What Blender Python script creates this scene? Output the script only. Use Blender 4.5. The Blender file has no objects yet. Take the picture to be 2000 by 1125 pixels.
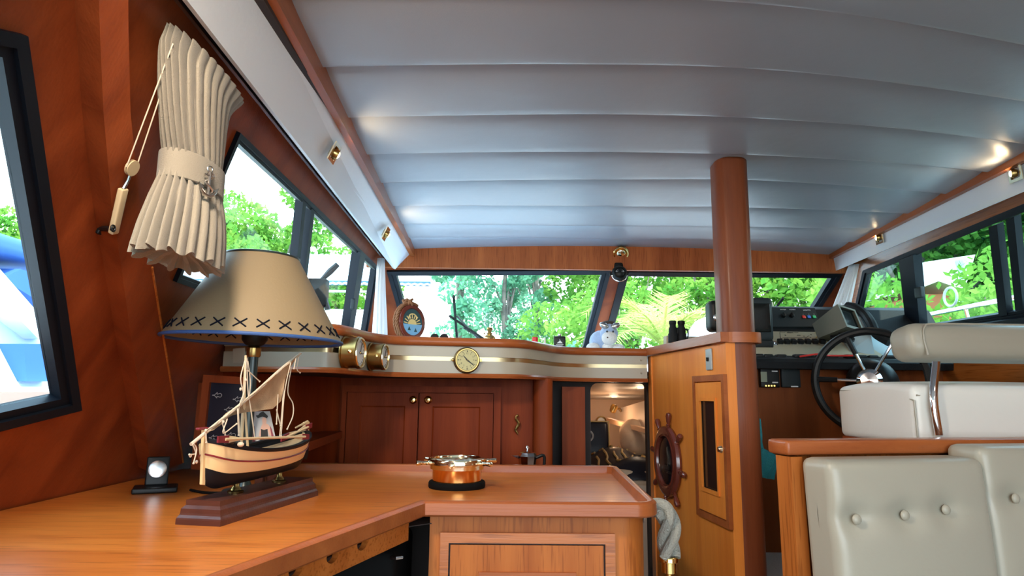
import bpy, bmesh, math, random
from mathutils import Vector, Matrix
R = math.radians
random.seed(7)
scene = bpy.context.scene
COL = scene.collection
ZC = 1.2          # eye height above the saloon floor; all coordinates below are relative to the eye

# ---------------------------------------------------------------- camera
F = 1280.0; W_, H_ = 2000.0, 1125.0
PITCH, YAW, ROLL = R(9.25), R(0.67), R(0.6)
fw = Vector((math.sin(YAW)*math.cos(PITCH), math.cos(YAW)*math.cos(PITCH), math.sin(PITCH)))
rt = Vector((math.cos(YAW), -math.sin(YAW), 0)); up = rt.cross(fw)
rt2 = rt*math.cos(ROLL) + up*math.sin(ROLL); up2 = up*math.cos(ROLL) - rt*math.sin(ROLL)
cd = bpy.data.cameras.new('camera'); cam = bpy.data.objects.new('camera', cd); COL.objects.link(cam)
cd.sensor_width = 36; cd.lens = 36*F/W_; cd.clip_start = .02; cd.clip_end = 500
m = Matrix((rt2, up2, -fw)).transposed().to_4x4(); m.translation = Vector((0,0,ZC)); cam.matrix_world = m
scene.camera = cam

# ---------------------------------------------------------------- sky, sun, exposure
scene.view_settings.view_transform = 'Standard'; scene.view_settings.look = 'None'
scene.view_settings.gamma = 1; scene.view_settings.use_curve_mapping = False
scene.view_settings.exposure = 1.12
wd = bpy.data.worlds.new('sky'); scene.world = wd; wd.use_nodes = True
nt = wd.node_tree; nt.nodes.clear()
o_ = nt.nodes.new('ShaderNodeOutputWorld'); b_ = nt.nodes.new('ShaderNodeBackground')
tc = nt.nodes.new('ShaderNodeTexCoord'); sx = nt.nodes.new('ShaderNodeSeparateXYZ'); cr = nt.nodes.new('ShaderNodeValToRGB')
nz = nt.nodes.new('ShaderNodeTexNoise'); nz.inputs['Scale'].default_value = 2.2; nz.inputs['Detail'].default_value = 5
ad = nt.nodes.new('ShaderNodeMath'); ad.operation = 'MULTIPLY_ADD'; ad.inputs[1].default_value = .35
cr.color_ramp.elements[0].position = .05; cr.color_ramp.elements[0].color = (.95,1.0,1.0,1)
cr.color_ramp.elements[1].position = .75; cr.color_ramp.elements[1].color = (.50,.76,1.0,1)
nt.links.new(tc.outputs['Generated'], sx.inputs[0]); nt.links.new(tc.outputs['Generated'], nz.inputs['Vector'])
nt.links.new(nz.outputs['Fac'], ad.inputs[0]); nt.links.new(sx.outputs['Z'], ad.inputs[2])
nt.links.new(ad.outputs[0], cr.inputs[0]); nt.links.new(cr.outputs[0], b_.inputs[0]); b_.inputs[1].default_value = 3.2
nt.links.new(b_.outputs[0], o_.inputs[0])
sd = bpy.data.lights.new('sun', 'SUN'); sd.energy = 3.4; sd.angle = R(1.5); sd.color = (1,.95,.84)
so = bpy.data.objects.new('sun', sd); COL.objects.link(so)
so.rotation_euler = Vector((-.35,.45,-1.0)).to_track_quat('-Z','Y').to_euler(); so.location = (-5,2,9)
scene.cycles.max_bounces = 10; scene.cycles.diffuse_bounces = 6; scene.cycles.glossy_bounces = 4
scene.cycles.transparent_max_bounces = 16; scene.cycles.sample_clamp_indirect = 6
scene.cycles.use_denoising = True
scene.cycles.caustics_reflective = False; scene.cycles.caustics_refractive = False

# ---------------------------------------------------------------- picture <-> place
def ray(px, py):
    return (fw + rt2*((px-W_/2)/F) + up2*((H_/2-py)/F))
def atY(px, py, Y):
    d = ray(px,py); return d*(Y/d.y)
def atX(px, py, X):
    d = ray(px,py); return d*(X/d.x)
def atZ(px, py, Z):
    d = ray(px,py); return d*(Z/d.z)
def hit(px, py, p0, n):
    d = ray(px,py); n = Vector(n); return d*(Vector(p0).dot(n)/d.dot(n))

# ---------------------------------------------------------------- materials
def mk(name):
    mt = bpy.data.materials.new(name); mt.use_nodes = True
    n = mt.node_tree; b = n.nodes['Principled BSDF']
    return mt, n, b
def mat(name, c, rough=.5, metal=0, coat=0, bump=None, var=None, trans=0, emit=None, spec=None, sheen=0):
    mt, n, b = mk(name)
    b.inputs['Base Color'].default_value = (*c,1); b.inputs['Roughness'].default_value = rough
    b.inputs['Metallic'].default_value = metal; b.inputs['Coat Weight'].default_value = coat
    if spec is not None: b.inputs['Specular IOR Level'].default_value = spec
    b.inputs['Sheen Weight'].default_value = sheen
    if trans: b.inputs['Transmission Weight'].default_value = trans
    if emit: b.inputs['Emission Color'].default_value = (*emit[0],1); b.inputs['Emission Strength'].default_value = emit[1]
    t = n.nodes.new('ShaderNodeTexCoord')
    if bump:
        nz = n.nodes.new('ShaderNodeTexNoise'); nz.inputs['Scale'].default_value = bump[0]; nz.inputs['Detail'].default_value = 4
        bp = n.nodes.new('ShaderNodeBump'); bp.inputs['Strength'].default_value = bump[1]; bp.inputs['Distance'].default_value = .01
        n.links.new(t.outputs['Object'], nz.inputs['Vector']); n.links.new(nz.outputs['Fac'], bp.inputs['Height']); n.links.new(bp.outputs[0], b.inputs['Normal'])
    if var:   # (scale, second colour)
        nz = n.nodes.new('ShaderNodeTexNoise'); nz.inputs['Scale'].default_value = var[0]; nz.inputs['Detail'].default_value = 3
        rp = n.nodes.new('ShaderNodeValToRGB'); rp.color_ramp.elements[0].position = .35; rp.color_ramp.elements[1].position = .65
        rp.color_ramp.elements[0].color = (*c,1); rp.color_ramp.elements[1].color = (*var[1],1)
        n.links.new(t.outputs['Object'], nz.inputs['Vector']); n.links.new(nz.outputs['Fac'], rp.inputs[0]); n.links.new(rp.outputs[0], b.inputs['Base Color'])
    return mt
def wood(name, c1, c2, axis='z', rough=.28, coat=.35, pores=True, scale=1.0, spec=.3, crough=.15):
    """polished wood: grain stretched along one axis, with fine dark pores"""
    mt, n, b = mk(name)
    t = n.nodes.new('ShaderNodeTexCoord'); mp = n.nodes.new('ShaderNodeMapping')
    s = {'x':(1.2,14,14),'y':(14,1.2,14),'z':(14,14,1.2)}[axis]
    mp.inputs['Scale'].default_value = tuple(v*scale for v in s)
    nz = n.nodes.new('ShaderNodeTexNoise'); nz.inputs['Scale'].default_value = 1.0; nz.inputs['Detail'].default_value = 6; nz.inputs['Distortion'].default_value = .6
    rp = n.nodes.new('ShaderNodeValToRGB'); e = rp.color_ramp.elements
    e[0].position = .3; e[0].color = (*c1,1); e[1].position = .72; e[1].color = (*c2,1)
    n.links.new(t.outputs['Object'], mp.inputs['Vector']); n.links.new(mp.outputs[0], nz.inputs['Vector']); n.links.new(nz.outputs['Fac'], rp.inputs[0])
    mp2 = n.nodes.new('ShaderNodeMapping'); s2 = {'x':(9,170,170),'y':(170,9,170),'z':(170,170,9)}[axis]; mp2.inputs['Scale'].default_value = s2
    n2 = n.nodes.new('ShaderNodeTexNoise'); n2.inputs['Scale'].default_value = 1; n2.inputs['Detail'].default_value = 2
    r2 = n.nodes.new('ShaderNodeValToRGB'); r2.color_ramp.elements[0].position = .34; r2.color_ramp.elements[1].position = .46
    r2.color_ramp.elements[0].color = (.62,.56,.5,1) if pores else (.93,.92,.91,1); r2.color_ramp.elements[1].color = (1,1,1,1)
    mx = n.nodes.new('ShaderNodeMix'); mx.data_type = 'RGBA'; mx.blend_type = 'MULTIPLY'; mx.inputs['Factor'].default_value = .8
    n.links.new(t.outputs['Object'], mp2.inputs['Vector']); n.links.new(mp2.outputs[0], n2.inputs['Vector']); n.links.new(n2.outputs['Fac'], r2.inputs[0])
    n.links.new(rp.outputs[0], mx.inputs['A']); n.links.new(r2.outputs[0], mx.inputs['B']); n.links.new(mx.outputs['Result'], b.inputs['Base Color'])
    b.inputs['Roughness'].default_value = rough; b.inputs['Coat Weight'].default_value = coat; b.inputs['Coat Roughness'].default_value = crough
    b.inputs['Specular IOR Level'].default_value = spec
    bp = n.nodes.new('ShaderNodeBump'); bp.inputs['Strength'].default_value = .06; bp.inputs['Distance'].default_value = .01
    n.links.new(n2.outputs['Fac'], bp.inputs['Height']); n.links.new(bp.outputs[0], b.inputs['Normal'])
    return mt
def glassmat(name, tint=(1,1,1), fr=.06, mult=.05):
    mt = bpy.data.materials.new(name); mt.use_nodes = True; n = mt.node_tree; n.nodes.clear()
    o = n.nodes.new('ShaderNodeOutputMaterial'); tr = n.nodes.new('ShaderNodeBsdfTransparent'); tr.inputs[0].default_value = (*tint,1)
    g = n.nodes.new('ShaderNodeBsdfGlossy'); g.inputs['Roughness'].default_value = .02
    lw = n.nodes.new('ShaderNodeLayerWeight'); lw.inputs['Blend'].default_value = .12
    mu = n.nodes.new('ShaderNodeMath'); mu.operation = 'MULTIPLY_ADD'; mu.inputs[1].default_value = mult; mu.inputs[2].default_value = fr
    mx = n.nodes.new('ShaderNodeMixShader')
    n.links.new(lw.outputs['Fresnel'], mu.inputs[0]); n.links.new(mu.outputs[0], mx.inputs[0])
    n.links.new(tr.outputs[0], mx.inputs[1]); n.links.new(g.outputs[0], mx.inputs[2]); n.links.new(mx.outputs[0], o.inputs[0])
    return mt
def leafmat(name, c1, c2, tr=.35):
    mt = bpy.data.materials.new(name); mt.use_nodes = True; n = mt.node_tree; n.nodes.clear()
    o = n.nodes.new('ShaderNodeOutputMaterial'); d = n.nodes.new('ShaderNodeBsdfDiffuse'); t = n.nodes.new('ShaderNodeBsdfTranslucent')
    mx = n.nodes.new('ShaderNodeMixShader'); mx.inputs[0].default_value = tr
    tc = n.nodes.new('ShaderNodeTexCoord'); nz = n.nodes.new('ShaderNodeTexNoise'); nz.inputs['Scale'].default_value = 1.6; nz.inputs['Detail'].default_value = 5
    rp = n.nodes.new('ShaderNodeValToRGB'); rp.color_ramp.elements[0].position = .35; rp.color_ramp.elements[1].position = .65
    rp.color_ramp.elements[0].color = (*c1,1); rp.color_ramp.elements[1].color = (*c2,1)
    n.links.new(tc.outputs['Object'], nz.inputs['Vector']); n.links.new(nz.outputs['Fac'], rp.inputs[0])
    n.links.new(rp.outputs[0], d.inputs[0]); n.links.new(rp.outputs[0], t.inputs[0])
    n.links.new(d.outputs[0], mx.inputs[1]); n.links.new(t.outputs[0], mx.inputs[2]); n.links.new(mx.outputs[0], o.inputs[0])
    return mt

M = {}
RED1, RED2 = (.17,.030,.008), (.33,.070,.018)
ORG1, ORG2 = (.33,.085,.014), (.50,.155,.030)
M['red_z'] = wood('mahogany upright grain', RED1, RED2, 'z', .5, .0, False, .6, .14)
M['red_y'] = wood('mahogany lengthwise grain', RED1, RED2, 'y', .45, .0, False, .6, .2)
M['red_x'] = wood('mahogany crosswise grain', RED1, RED2, 'x', .4, .1, False, .6)
M['org_s'] = wood('smooth varnished teak', (.70,.20,.030), (.88,.32,.058), 'z', .4, .03, False, .7, .22)
M['org_z'] = wood('teak upright grain', ORG1, ORG2, 'z', .42, .04, spec=.22)
M['org_x'] = wood('teak crosswise grain', ORG1, ORG2, 'x', .25)
M['org_y'] = wood('teak lengthwise grain', ORG1, ORG2, 'y', .25)
M['mid_z'] = wood('warm mahogany header grain',(.30,.070,.016),(.50,.14,.038),'z',.45,.0,spec=.2)
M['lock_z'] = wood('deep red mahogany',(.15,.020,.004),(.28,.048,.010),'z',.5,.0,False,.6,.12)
M['pil_z'] = wood('dark pillar mahogany',(.13,.032,.012),(.24,.066,.024),'z',.38,.04,False,.7,.2)
M['top'] = wood('polished teak counter', (.64,.17,.022), (.86,.29,.05), 'x', .26, .8, True, .8, .5, .30)
M['rim'] = wood('reddish teak rim', (.28,.070,.020), (.44,.13,.036), 'x', .3, .15, False, .8, .25)
M['rimy'] = wood('reddish teak rim lengthwise', (.28,.070,.020), (.44,.13,.036), 'y', .3, .15, False, .8, .25)
M['dark_wood'] = wood('dark stained base wood', (.06,.02,.015), (.11,.038,.025), 'x', .35, .15, False)
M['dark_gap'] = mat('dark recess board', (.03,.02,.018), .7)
M['white_panel'] = mat('off white painted panel', (.74,.79,.85), .4, bump=(60,.05))
M['fascia'] = mat('cream fascia laminate', (.42,.39,.31), .35)
def ceilmat():
    mt, n, b = mk('silver grey padded ceiling vinyl')
    b.inputs['Base Color'].default_value = (.34,.38,.44,1); b.inputs['Roughness'].default_value = .34
    b.inputs['Specular IOR Level'].default_value = .8
    t = n.nodes.new('ShaderNodeTexCoord'); nz = n.nodes.new('ShaderNodeTexNoise'); nz.inputs['Scale'].default_value = 260; nz.inputs['Detail'].default_value = 3
    n2 = n.nodes.new('ShaderNodeTexNoise'); n2.inputs['Scale'].default_value = 9; n2.inputs['Detail'].default_value = 2
    a = n.nodes.new('ShaderNodeMath'); a.operation = 'MULTIPLY_ADD'; a.inputs[1].default_value = .12
    bp = n.nodes.new('ShaderNodeBump'); bp.inputs['Strength'].default_value = .22; bp.inputs['Distance'].default_value = .01
    n.links.new(t.outputs['Object'], nz.inputs['Vector']); n.links.new(t.outputs['Object'], n2.inputs['Vector'])
    n.links.new(nz.outputs['Fac'], a.inputs[0]); n.links.new(n2.outputs['Fac'], a.inputs[2]); n.links.new(a.outputs[0], bp.inputs['Height']); n.links.new(bp.outputs[0], b.inputs['Normal'])
    return mt
M['ceil'] = ceilmat()
M['black_frame'] = mat('black anodised window frame', (.006,.009,.015), .5, spec=.18)
M['black'] = mat('black plastic', (.008,.009,.010), .4, spec=.25)
M['black_soft'] = mat('black textured vinyl', (.010,.011,.013), .6, bump=(300,.15), spec=.2)
M['rubber'] = mat('matt black rubber', (.006,.006,.006), .8, spec=.08)
M['brass'] = mat('polished brass', (.83,.58,.22), .14, 1)
M['brass_dark'] = mat('aged brass', (.42,.28,.10), .3, 1)
M['bronze'] = mat('dark bronze', (.13,.085,.035), .3, .9)
M['dash_wood'] = wood('shaded helm mahogany',(.16,.042,.012),(.28,.080,.022),'z',.5,.0,False,.6,.12)  # the shade on the helm front is put into this wood colour
M['brass_pale'] = mat('pale polished brass', (.92,.80,.56), .12, 1)
M['copper'] = mat('polished copper brass', (.80,.38,.12), .16, 1)
M['chrome'] = mat('polished chrome', (.85,.86,.88), .08, 1)
M['silver'] = mat('antique silver', (.55,.53,.5), .28, 1)
M['steel'] = mat('satin stainless steel', (.7,.72,.74), .25, 1)
M['mirror'] = mat('mirror polished brass strip', (.42,.34,.20), .3, 1)
M['cream'] = mat('cream vinyl', (.39,.365,.295), .38, bump=(25,.12), spec=.6)
M['white_vinyl'] = mat('white vinyl', (.80,.79,.74), .38, bump=(25,.12), spec=.6)
M['linen'] = mat('cream linen', (.25,.215,.165), .9, bump=(500,.3), sheen=.2)
M['white_cloth'] = mat('thin white cloth', (.85,.86,.88), .9, bump=(200,.2))
M['shade'] = mat('parchment lampshade', (.28,.205,.115), .6, bump=(180,.06))
M['shade_in'] = mat('lampshade lining', (.7,.58,.40), .7)
M['navy'] = mat('navy piping', (.035,.10,.30), .5)
M['stitch'] = mat('dark navy stitch cord', (.006,.007,.016), .8, spec=.1)
M['pole'] = mat('dark green bronze pole', (.03,.045,.045), .3, .3)
M['hull_cream'] = mat('cream hull paint', (.78,.58,.30), .35)
M['hull_black'] = mat('black hull paint', (.006,.007,.010), .5, spec=.2)
M['hull_red'] = mat('maroon paint', (.20,.02,.03), .35)
M['canvas'] = mat('tan sail canvas', (.50,.33,.19), .9, bump=(400,.3), var=(30,(.42,.27,.15)))
M['twine'] = mat('cotton twine', (.66,.55,.42), .9)
M['rope_brown'] = mat('brown hemp rope', (.22,.095,.04), .85, bump=(300,.3))
M['rope_grey'] = mat('grey white cotton rope', (.36,.35,.30), .95, bump=(250,.8))
M['oar'] = mat('pale varnished oar', (.62,.47,.28), .4)
M['paper'] = mat('white paper', (.8,.78,.74), .6)
M['skin'] = mat('printed skin tone', (.70,.42,.32), .5)
M['print_dark'] = mat('printed dark blue', (.012,.014,.028), .3)
M['print_grey'] = mat('printed pale grey', (.45,.46,.47), .5)
M['print_red'] = mat('printed wine red', (.25,.04,.06), .5)
M['gold_ink'] = mat('gold ink', (.75,.58,.25), .4, .3)
M['sea_blue'] = mat('painted sea blue', (.18,.42,.66), .4)
M['sea_dark'] = mat('painted dark teal', (.01,.05,.06), .4)
M['mahog'] = mat('glossy mahogany plaque', (.13,.028,.018), .18, coat=.6, var=(12,(.17,.04,.024)))
M['dial_gold'] = mat('gold clock dial', (.34,.29,.12), .35, .25)
M['dial_white'] = mat('pale dial', (.75,.8,.8), .3)
M['panel_cream'] = mat('cream instrument panel', (.50,.43,.30), .5)
M['panel_grey'] = mat('grey instrument plate', (.34,.40,.42), .4)
M['monitor_grey'] = mat('warm grey monitor case', (.14,.14,.11), .5, spec=.3)
M['charcoal'] = mat('charcoal panel', (.022,.030,.034), .5, spec=.2)
M['screen'] = mat('dark screen glass', (.008,.010,.010), .12, spec=.4)
M['lcd'] = mat('grey green display', (.25,.28,.20), .3)
M['ink'] = mat('black ink', (.02,.02,.02), .6)
M['ink_white'] = mat('white lettering', (.7,.72,.72), .5)
M['btn_red'] = mat('red button', (.75,.05,.04), .35); M['btn_blue'] = mat('blue button', (.04,.2,.7), .35); M['btn_green'] = mat('green button', (.03,.55,.2), .35)
M['led'] = mat('amber indicator', (.9,.5,.1), .3, emit=((1,.6,.1),2.0))
M['lamp_glow'] = mat('lit halogen bulb', (1,.8,.5), .3, emit=((1,.72,.38),30))
M['white_glow'] = mat('lit cabin spot', (1,1,1), .3, emit=((1,.9,.75),14))
M['teal_cloth'] = mat('teal cloth', (.02,.22,.24), .85, bump=(300,.3))
M['carpet'] = mat('grey beige carpet', (.46,.40,.36), .95, bump=(220,.6))
M['plush_white'] = mat('white plush', (.85,.85,.83), .95, bump=(260,.6), sheen=.5)
M['plush_blue'] = mat('pale blue plush', (.42,.56,.82), .95, bump=(260,.6), sheen=.5)
M['plush_brown'] = mat('dark plush', (.06,.04,.03), .9)
M['glass'] = glassmat('window glass', (.97,1,.99), .003)
M['glass_tint'] = glassmat('tinted window glass', (.78,.88,.86), .03, .1)
M['glass_clear'] = glassmat('clear glass chimney', (.86,.90,.90), .12, .9)
M['bunk_wall'] = mat('peach painted cabin wall', (.72,.50,.34), .6)
M['bunk_white'] = mat('cabin white laminate', (.66,.60,.54), .5)
M['bed_black'] = mat('black satin bedspread', (.015,.017,.03), .4)
M['bed_gold'] = mat('gold bedspread trim', (.62,.42,.16), .5)
M['pillow'] = mat('beige pillow linen', (.62,.50,.38), .9, bump=(30,.2))
M['red_cap'] = mat('red screw cap', (.7,.02,.03), .35)

# ---------------------------------------------------------------- mesh helpers
def frame(o, z, x=None):
    """matrix with origin o, local z along z, local x near x"""
    z = Vector(z).normalized(); x = Vector(x) if x is not None else (Vector((1,0,0)) if abs(z.x) < .9 else Vector((0,1,0)))
    x = (x - z*x.dot(z)).normalized(); y = z.cross(x)
    mm = Matrix((x,y,z)).transposed().to_4x4(); mm.translation = Vector(o); return mm
class MB:
    def __init__(s): s.v = []; s.f = []; s.fm = []; s.mats = []; s.cur = 0
    def m(s, name):
        if name not in s.mats: s.mats.append(name)
        s.cur = s.mats.index(name); return s
    def add(s, vs, fs, T=None):
        k = len(s.v)
        if T is None: s.v += [tuple(v) for v in vs]
        else: s.v += [tuple(T @ Vector(v)) for v in vs]
        for f in fs: s.f.append(tuple(k+i for i in f)); s.fm.append(s.cur)
        return s
    def box(s, c, d, T=None, bev=0.0):
        x,y,z = (v/2 for v in d); cx,cy,cz = c
        if bev <= 0:
            vs = [(cx+a*x,cy+b*y,cz+e*z) for a in (-1,1) for b in (-1,1) for e in (-1,1)]
            return s.add(vs, [(0,1,3,2),(4,6,7,5),(0,4,5,1),(2,3,7,6),(0,2,6,4),(1,5,7,3)], T)
        return s.rbox(c, d, bev, T, n=0, k=1)
    def rbox(s, c, d, r, T=None, n=2, k=3, fn=None):
        """box with rounded edges; n inner cuts, k steps round the corner; fn(p) moves points (local, centred)"""
        h = [v/2 for v in d]; r = min(r, *[v*.98 for v in h])
        def coords(hh):
            a = [-hh + r*(1-math.cos(math.pi/2*i/k))*1.0 for i in range(k)] + [-hh+r]
            inner = [(-hh+r) + (2*hh-2*r)*(i+1)/(n+1) for i in range(n)]
            b = [-q for q in reversed(a)]
            return a+inner+b
        C = [coords(q) for q in h]; idx = {}; vs = []; fs = []
        def vid(p):
            key = tuple(round(q,6) for q in p)
            if key not in idx:
                inn = [max(-(h[i]-r), min(h[i]-r, p[i])) for i in range(3)]
                dv = Vector([p[i]-inn[i] for i in range(3)])
                # corner mapping: keep direction, fixed length r
                q = Vector(inn) + (dv.normalized()*r if dv.length > 1e-9 else dv)
                if fn: q = Vector(fn(q))
                idx[key] = len(vs); vs.append((q.x+c[0],q.y+c[1],q.z+c[2]))
            return idx[key]
        for ax in range(3):
            o1, o2 = [(1,2),(2,0),(0,1)][ax]
            for sg in (-1,1):
                A, B = C[o1], C[o2]
                for i in range(len(A)-1):
                    for j in range(len(B)-1):
                        q = []
                        for (u,v) in ((i,j),(i+1,j),(i+1,j+1),(i,j+1)):
                            p = [0,0,0]; p[ax] = sg*h[ax]; p[o1] = A[u]; p[o2] = B[v]; q.append(vid(p))
                        if sg < 0: q.reverse()
                        if len(set(q)) == 4: fs.append(tuple(q))
        return s.add(vs, fs, T)
    def prism(s, poly, vec, T=None):
        n = len(poly); vec = Vector(vec); a = [Vector(p) for p in poly]; b = [p+vec for p in a]
        fs = [tuple(range(n-1,-1,-1)), tuple(range(n,2*n))] + [(i,(i+1)%n,n+(i+1)%n,n+i) for i in range(n)]
        return s.add(a+b, fs, T)
    def ring(s, outer, inner, vec, T=None):
        """closed frame between two matching loops, thickness vec"""
        n = len(outer); vec = Vector(vec); o = [Vector(p) for p in outer]; i_ = [Vector(p) for p in inner]
        vs = o + i_ + [p+vec for p in o] + [p+vec for p in i_]; fs = []
        for k in range(n):
            j = (k+1)%n
            fs += [(k,j,n+j,n+k), (2*n+k,3*n+k,3*n+j,2*n+j), (k,2*n+k,2*n+j,j), (n+k,n+j,3*n+j,3*n+k)]
        return s.add(vs, fs, T)
    def tube(s, pts, r, n=8, closed=False, T=None, cap=True):
        pts = [Vector(p) for p in pts]; L = len(pts); rs = r if isinstance(r,(list,tuple)) else [r]*L
        vs = []; prev = None
        for i,p in enumerate(pts):
            t = (pts[(i+1)%L]-pts[i-1]) if closed else (pts[min(i+1,L-1)]-pts[max(i-1,0)])
            if t.length < 1e-9: t = Vector((0,0,1))
            t.normalize()
            if prev is None: x = t.orthogonal().normalized()
            else:
                x = prev - t*prev.dot(t); x = x.normalized() if x.length > 1e-6 else t.orthogonal().normalized()
            prev = x; y = t.cross(x)
            for k in range(n):
                a = 2*math.pi*k/n; vs.append(p + (x*math.cos(a)+y*math.sin(a))*rs[i])
        fs = []
        for i in range(L if closed else L-1):
            j = (i+1)%L
            for k in range(n): fs.append((i*n+k,i*n+(k+1)%n,j*n+(k+1)%n,j*n+k))
        if not closed and cap: fs += [tuple(range(n-1,-1,-1)), tuple(range((L-1)*n,L*n))]
        return s.add(vs, fs, T)
    def lathe(s, prof, n=32, T=None, a0=0, a1=2*math.pi, cap=True):
        full = abs(a1-a0-2*math.pi) < 1e-6; m_ = n if full else n+1
        vs = [(r*math.cos(a0+(a1-a0)*k/n), r*math.sin(a0+(a1-a0)*k/n), z) for r,z in prof for k in range(m_)]
        fs = []
        for i in range(len(prof)-1):
            for k in range(n):
                j = (k+1)%m_; fs.append((i*m_+k,i*m_+j,(i+1)*m_+j,(i+1)*m_+k))
        if cap and full:
            if prof[0][0] > 1e-6: fs.append(tuple(range(m_-1,-1,-1)))
            if prof[-1][0] > 1e-6: fs.append(tuple(range((len(prof)-1)*m_, len(prof)*m_)))
        return s.add(vs, fs, T)
    def ball(s, c, r, n=16, m_=10, T=None, fn=None):
        r = r if isinstance(r,(tuple,list)) else (r,r,r); vs = []; fs = []
        for i in range(m_+1):
            p = math.pi*i/m_
            for k in range(n):
                a = 2*math.pi*k/n; q = Vector((math.sin(p)*math.cos(a)*r[0], math.sin(p)*math.sin(a)*r[1], math.cos(p)*r[2]))
                if fn: q = fn(q)
                vs.append(q+Vector(c))
        for i in range(m_):
            for k in range(n): fs.append((i*n+k,(i+1)*n+k,(i+1)*n+(k+1)%n,i*n+(k+1)%n))
        return s.add(vs, fs, T)
    def surf(s, rows, thick=None, T=None, close=False):
        """grid surface from rows of points; thick = vector for a second skin"""
        a = len(rows); b = len(rows[0]); vs = [Vector(p) for r_ in rows for p in r_]; fs = []
        bb = b if close else b-1
        for i in range(a-1):
            for j in range(bb): fs.append((i*b+j,i*b+(j+1)%b,(i+1)*b+(j+1)%b,(i+1)*b+j))
        if thick is not None:
            k = len(vs); vs += [p+Vector(thick) for p in vs]; fs2 = [tuple(k+q for q in reversed(f)) for f in fs]
            for i in range(a-1):
                if not close:
                    fs2 += [(i*b,(i+1)*b,k+(i+1)*b,k+i*b),(i*b+b-1,k+i*b+b-1,k+(i+1)*b+b-1,(i+1)*b+b-1)]
            for j in range(bb):
                e = (a-1)*b; jj = (j+1)%b
                fs2 += [(j,k+j,k+jj,jj),(e+j,e+jj,k+e+jj,k+e+j)]
            fs += fs2
        return s.add(vs, fs, T)
    def text(s, txt, size, T, depth=.0004):
        cu = bpy.data.curves.new('t','FONT'); cu.body = txt; cu.size = size; cu.extrude = depth; cu.align_x = 'CENTER'; cu.align_y = 'CENTER'; cu.resolution_u = 2
        ob = bpy.data.objects.new('t', cu); COL.objects.link(ob)
        bpy.context.view_layer.update(); dg = bpy.context.evaluated_depsgraph_get(); me = ob.evaluated_get(dg).to_mesh()
        vs = [v.co.copy() for v in me.vertices]; fs = [tuple(p.vertices) for p in me.polygons]
        s.add(vs, fs, T); bpy.data.objects.remove(ob); bpy.data.curves.remove(cu); return s
    def build(s, name, material=None, parent=None, smooth=35, loc=None, fix=True):
        """links the shapes as ONE mesh object; material names gathered with .m() or one material for all"""
        me = bpy.data.meshes.new(name); off = Vector((0,0,ZC))
        if loc is not None: off = -Vector(loc)
        if parent is not None: off = -Vector(parent['wl'])
        vs = [tuple(Vector(v)+off) for v in s.v]
        me.from_pydata(vs, [], s.f); me.validate()
        if material: me.materials.append(M[material])
        else:
            for k in s.mats: me.materials.append(M[k])
            if len(me.polygons) == len(s.fm): me.polygons.foreach_set('material_index', s.fm)
        if fix:
            bm = bmesh.new(); bm.from_mesh(me); bmesh.ops.recalc_face_normals(bm, faces=bm.faces); bm.to_mesh(me); bm.free()
        if smooth:
            me.polygons.foreach_set('use_smooth', [True]*len(me.polygons)); me.set_sharp_from_angle(angle=R(smooth))
        o = bpy.data.objects.new(name, me); COL.objects.link(o)
        if parent is not None: o.parent = parent; o['wl'] = parent['wl']
        else:
            o['wl'] = tuple(loc) if loc is not None else (0,0,0)
            if loc is not None: o.location = Vector(loc)+Vector((0,0,ZC))
        return o
def prism_of(loop, vec): return MB().prism(loop, vec)
def tag(o, label, cat, group=None, kind=None):
    if label: o['label'] = label
    if cat: o['category'] = cat
    if group: o['group'] = group
    if kind: o['kind'] = kind
    return o
def thing(name, label, cat, loc, group=None, rz=0):
    o = bpy.data.objects.new(name, None); COL.objects.link(o); o.location = Vector(loc)+Vector((0,0,ZC)); o.empty_display_size = .05
    o['wl'] = tuple(loc); o.rotation_euler.z = rz
    return tag(o, label, cat, group)
def struct(o): o['kind'] = 'structure'; return o
def copy_tree(o, loc=None, rot=None, parent=None, label=None):
    c = o.copy(); COL.objects.link(c)
    if parent is not None: c.parent = parent
    if loc is not None: c.location = Vector(loc)+Vector((0,0,ZC)); c['wl'] = tuple(loc)
    if rot is not None: c.rotation_euler = rot
    if label: c['label'] = label
    for ch in list(o.children): copy_tree(ch, parent=c)
    return c
def holed(outer, holes, vec, name, material, to3d):
    """flat panel with openings: outer/holes are 2-D loops mapped by to3d, thickness vec"""
    bm = bmesh.new(); vec = Vector(vec)
    for loop in [outer]+holes:
        vs = [bm.verts.new(to3d(*p)) for p in loop]
        for i in range(len(vs)): bm.edges.new((vs[i], vs[(i+1)%len(vs)]))
    bmesh.ops.triangle_fill(bm, use_beauty=True, use_dissolve=False, edges=bm.edges[:])
    g = bmesh.ops.extrude_face_region(bm, geom=bm.faces[:])
    bmesh.ops.translate(bm, vec=vec, verts=[e for e in g['geom'] if isinstance(e, bmesh.types.BMVert)])
    bmesh.ops.recalc_face_normals(bm, faces=bm.faces)
    bmesh.ops.translate(bm, vec=(0,0,ZC), verts=bm.verts[:])
    me = bpy.data.meshes.new(name); bm.to_mesh(me); bm.free(); me.materials.append(M[material])
    o = bpy.data.objects.new(name, me); COL.objects.link(o); o['wl'] = (0,0,0); return o
def inset(loop, d, nrm):
    """offset a planar loop inward by d (loop counter-clockwise about nrm)"""
    n = len(loop); P = [Vector(p) for p in loop]; N = Vector(nrm).normalized(); out = []
    for i in range(n):
        a = (P[i]-P[i-1]).normalized(); b = (P[(i+1)%n]-P[i]).normalized()
        na, nb = N.cross(a), N.cross(b); k = 1+na.dot(nb)
        out.append(P[i] + (na+nb)*(d/max(k,.2)))
    return out
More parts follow.
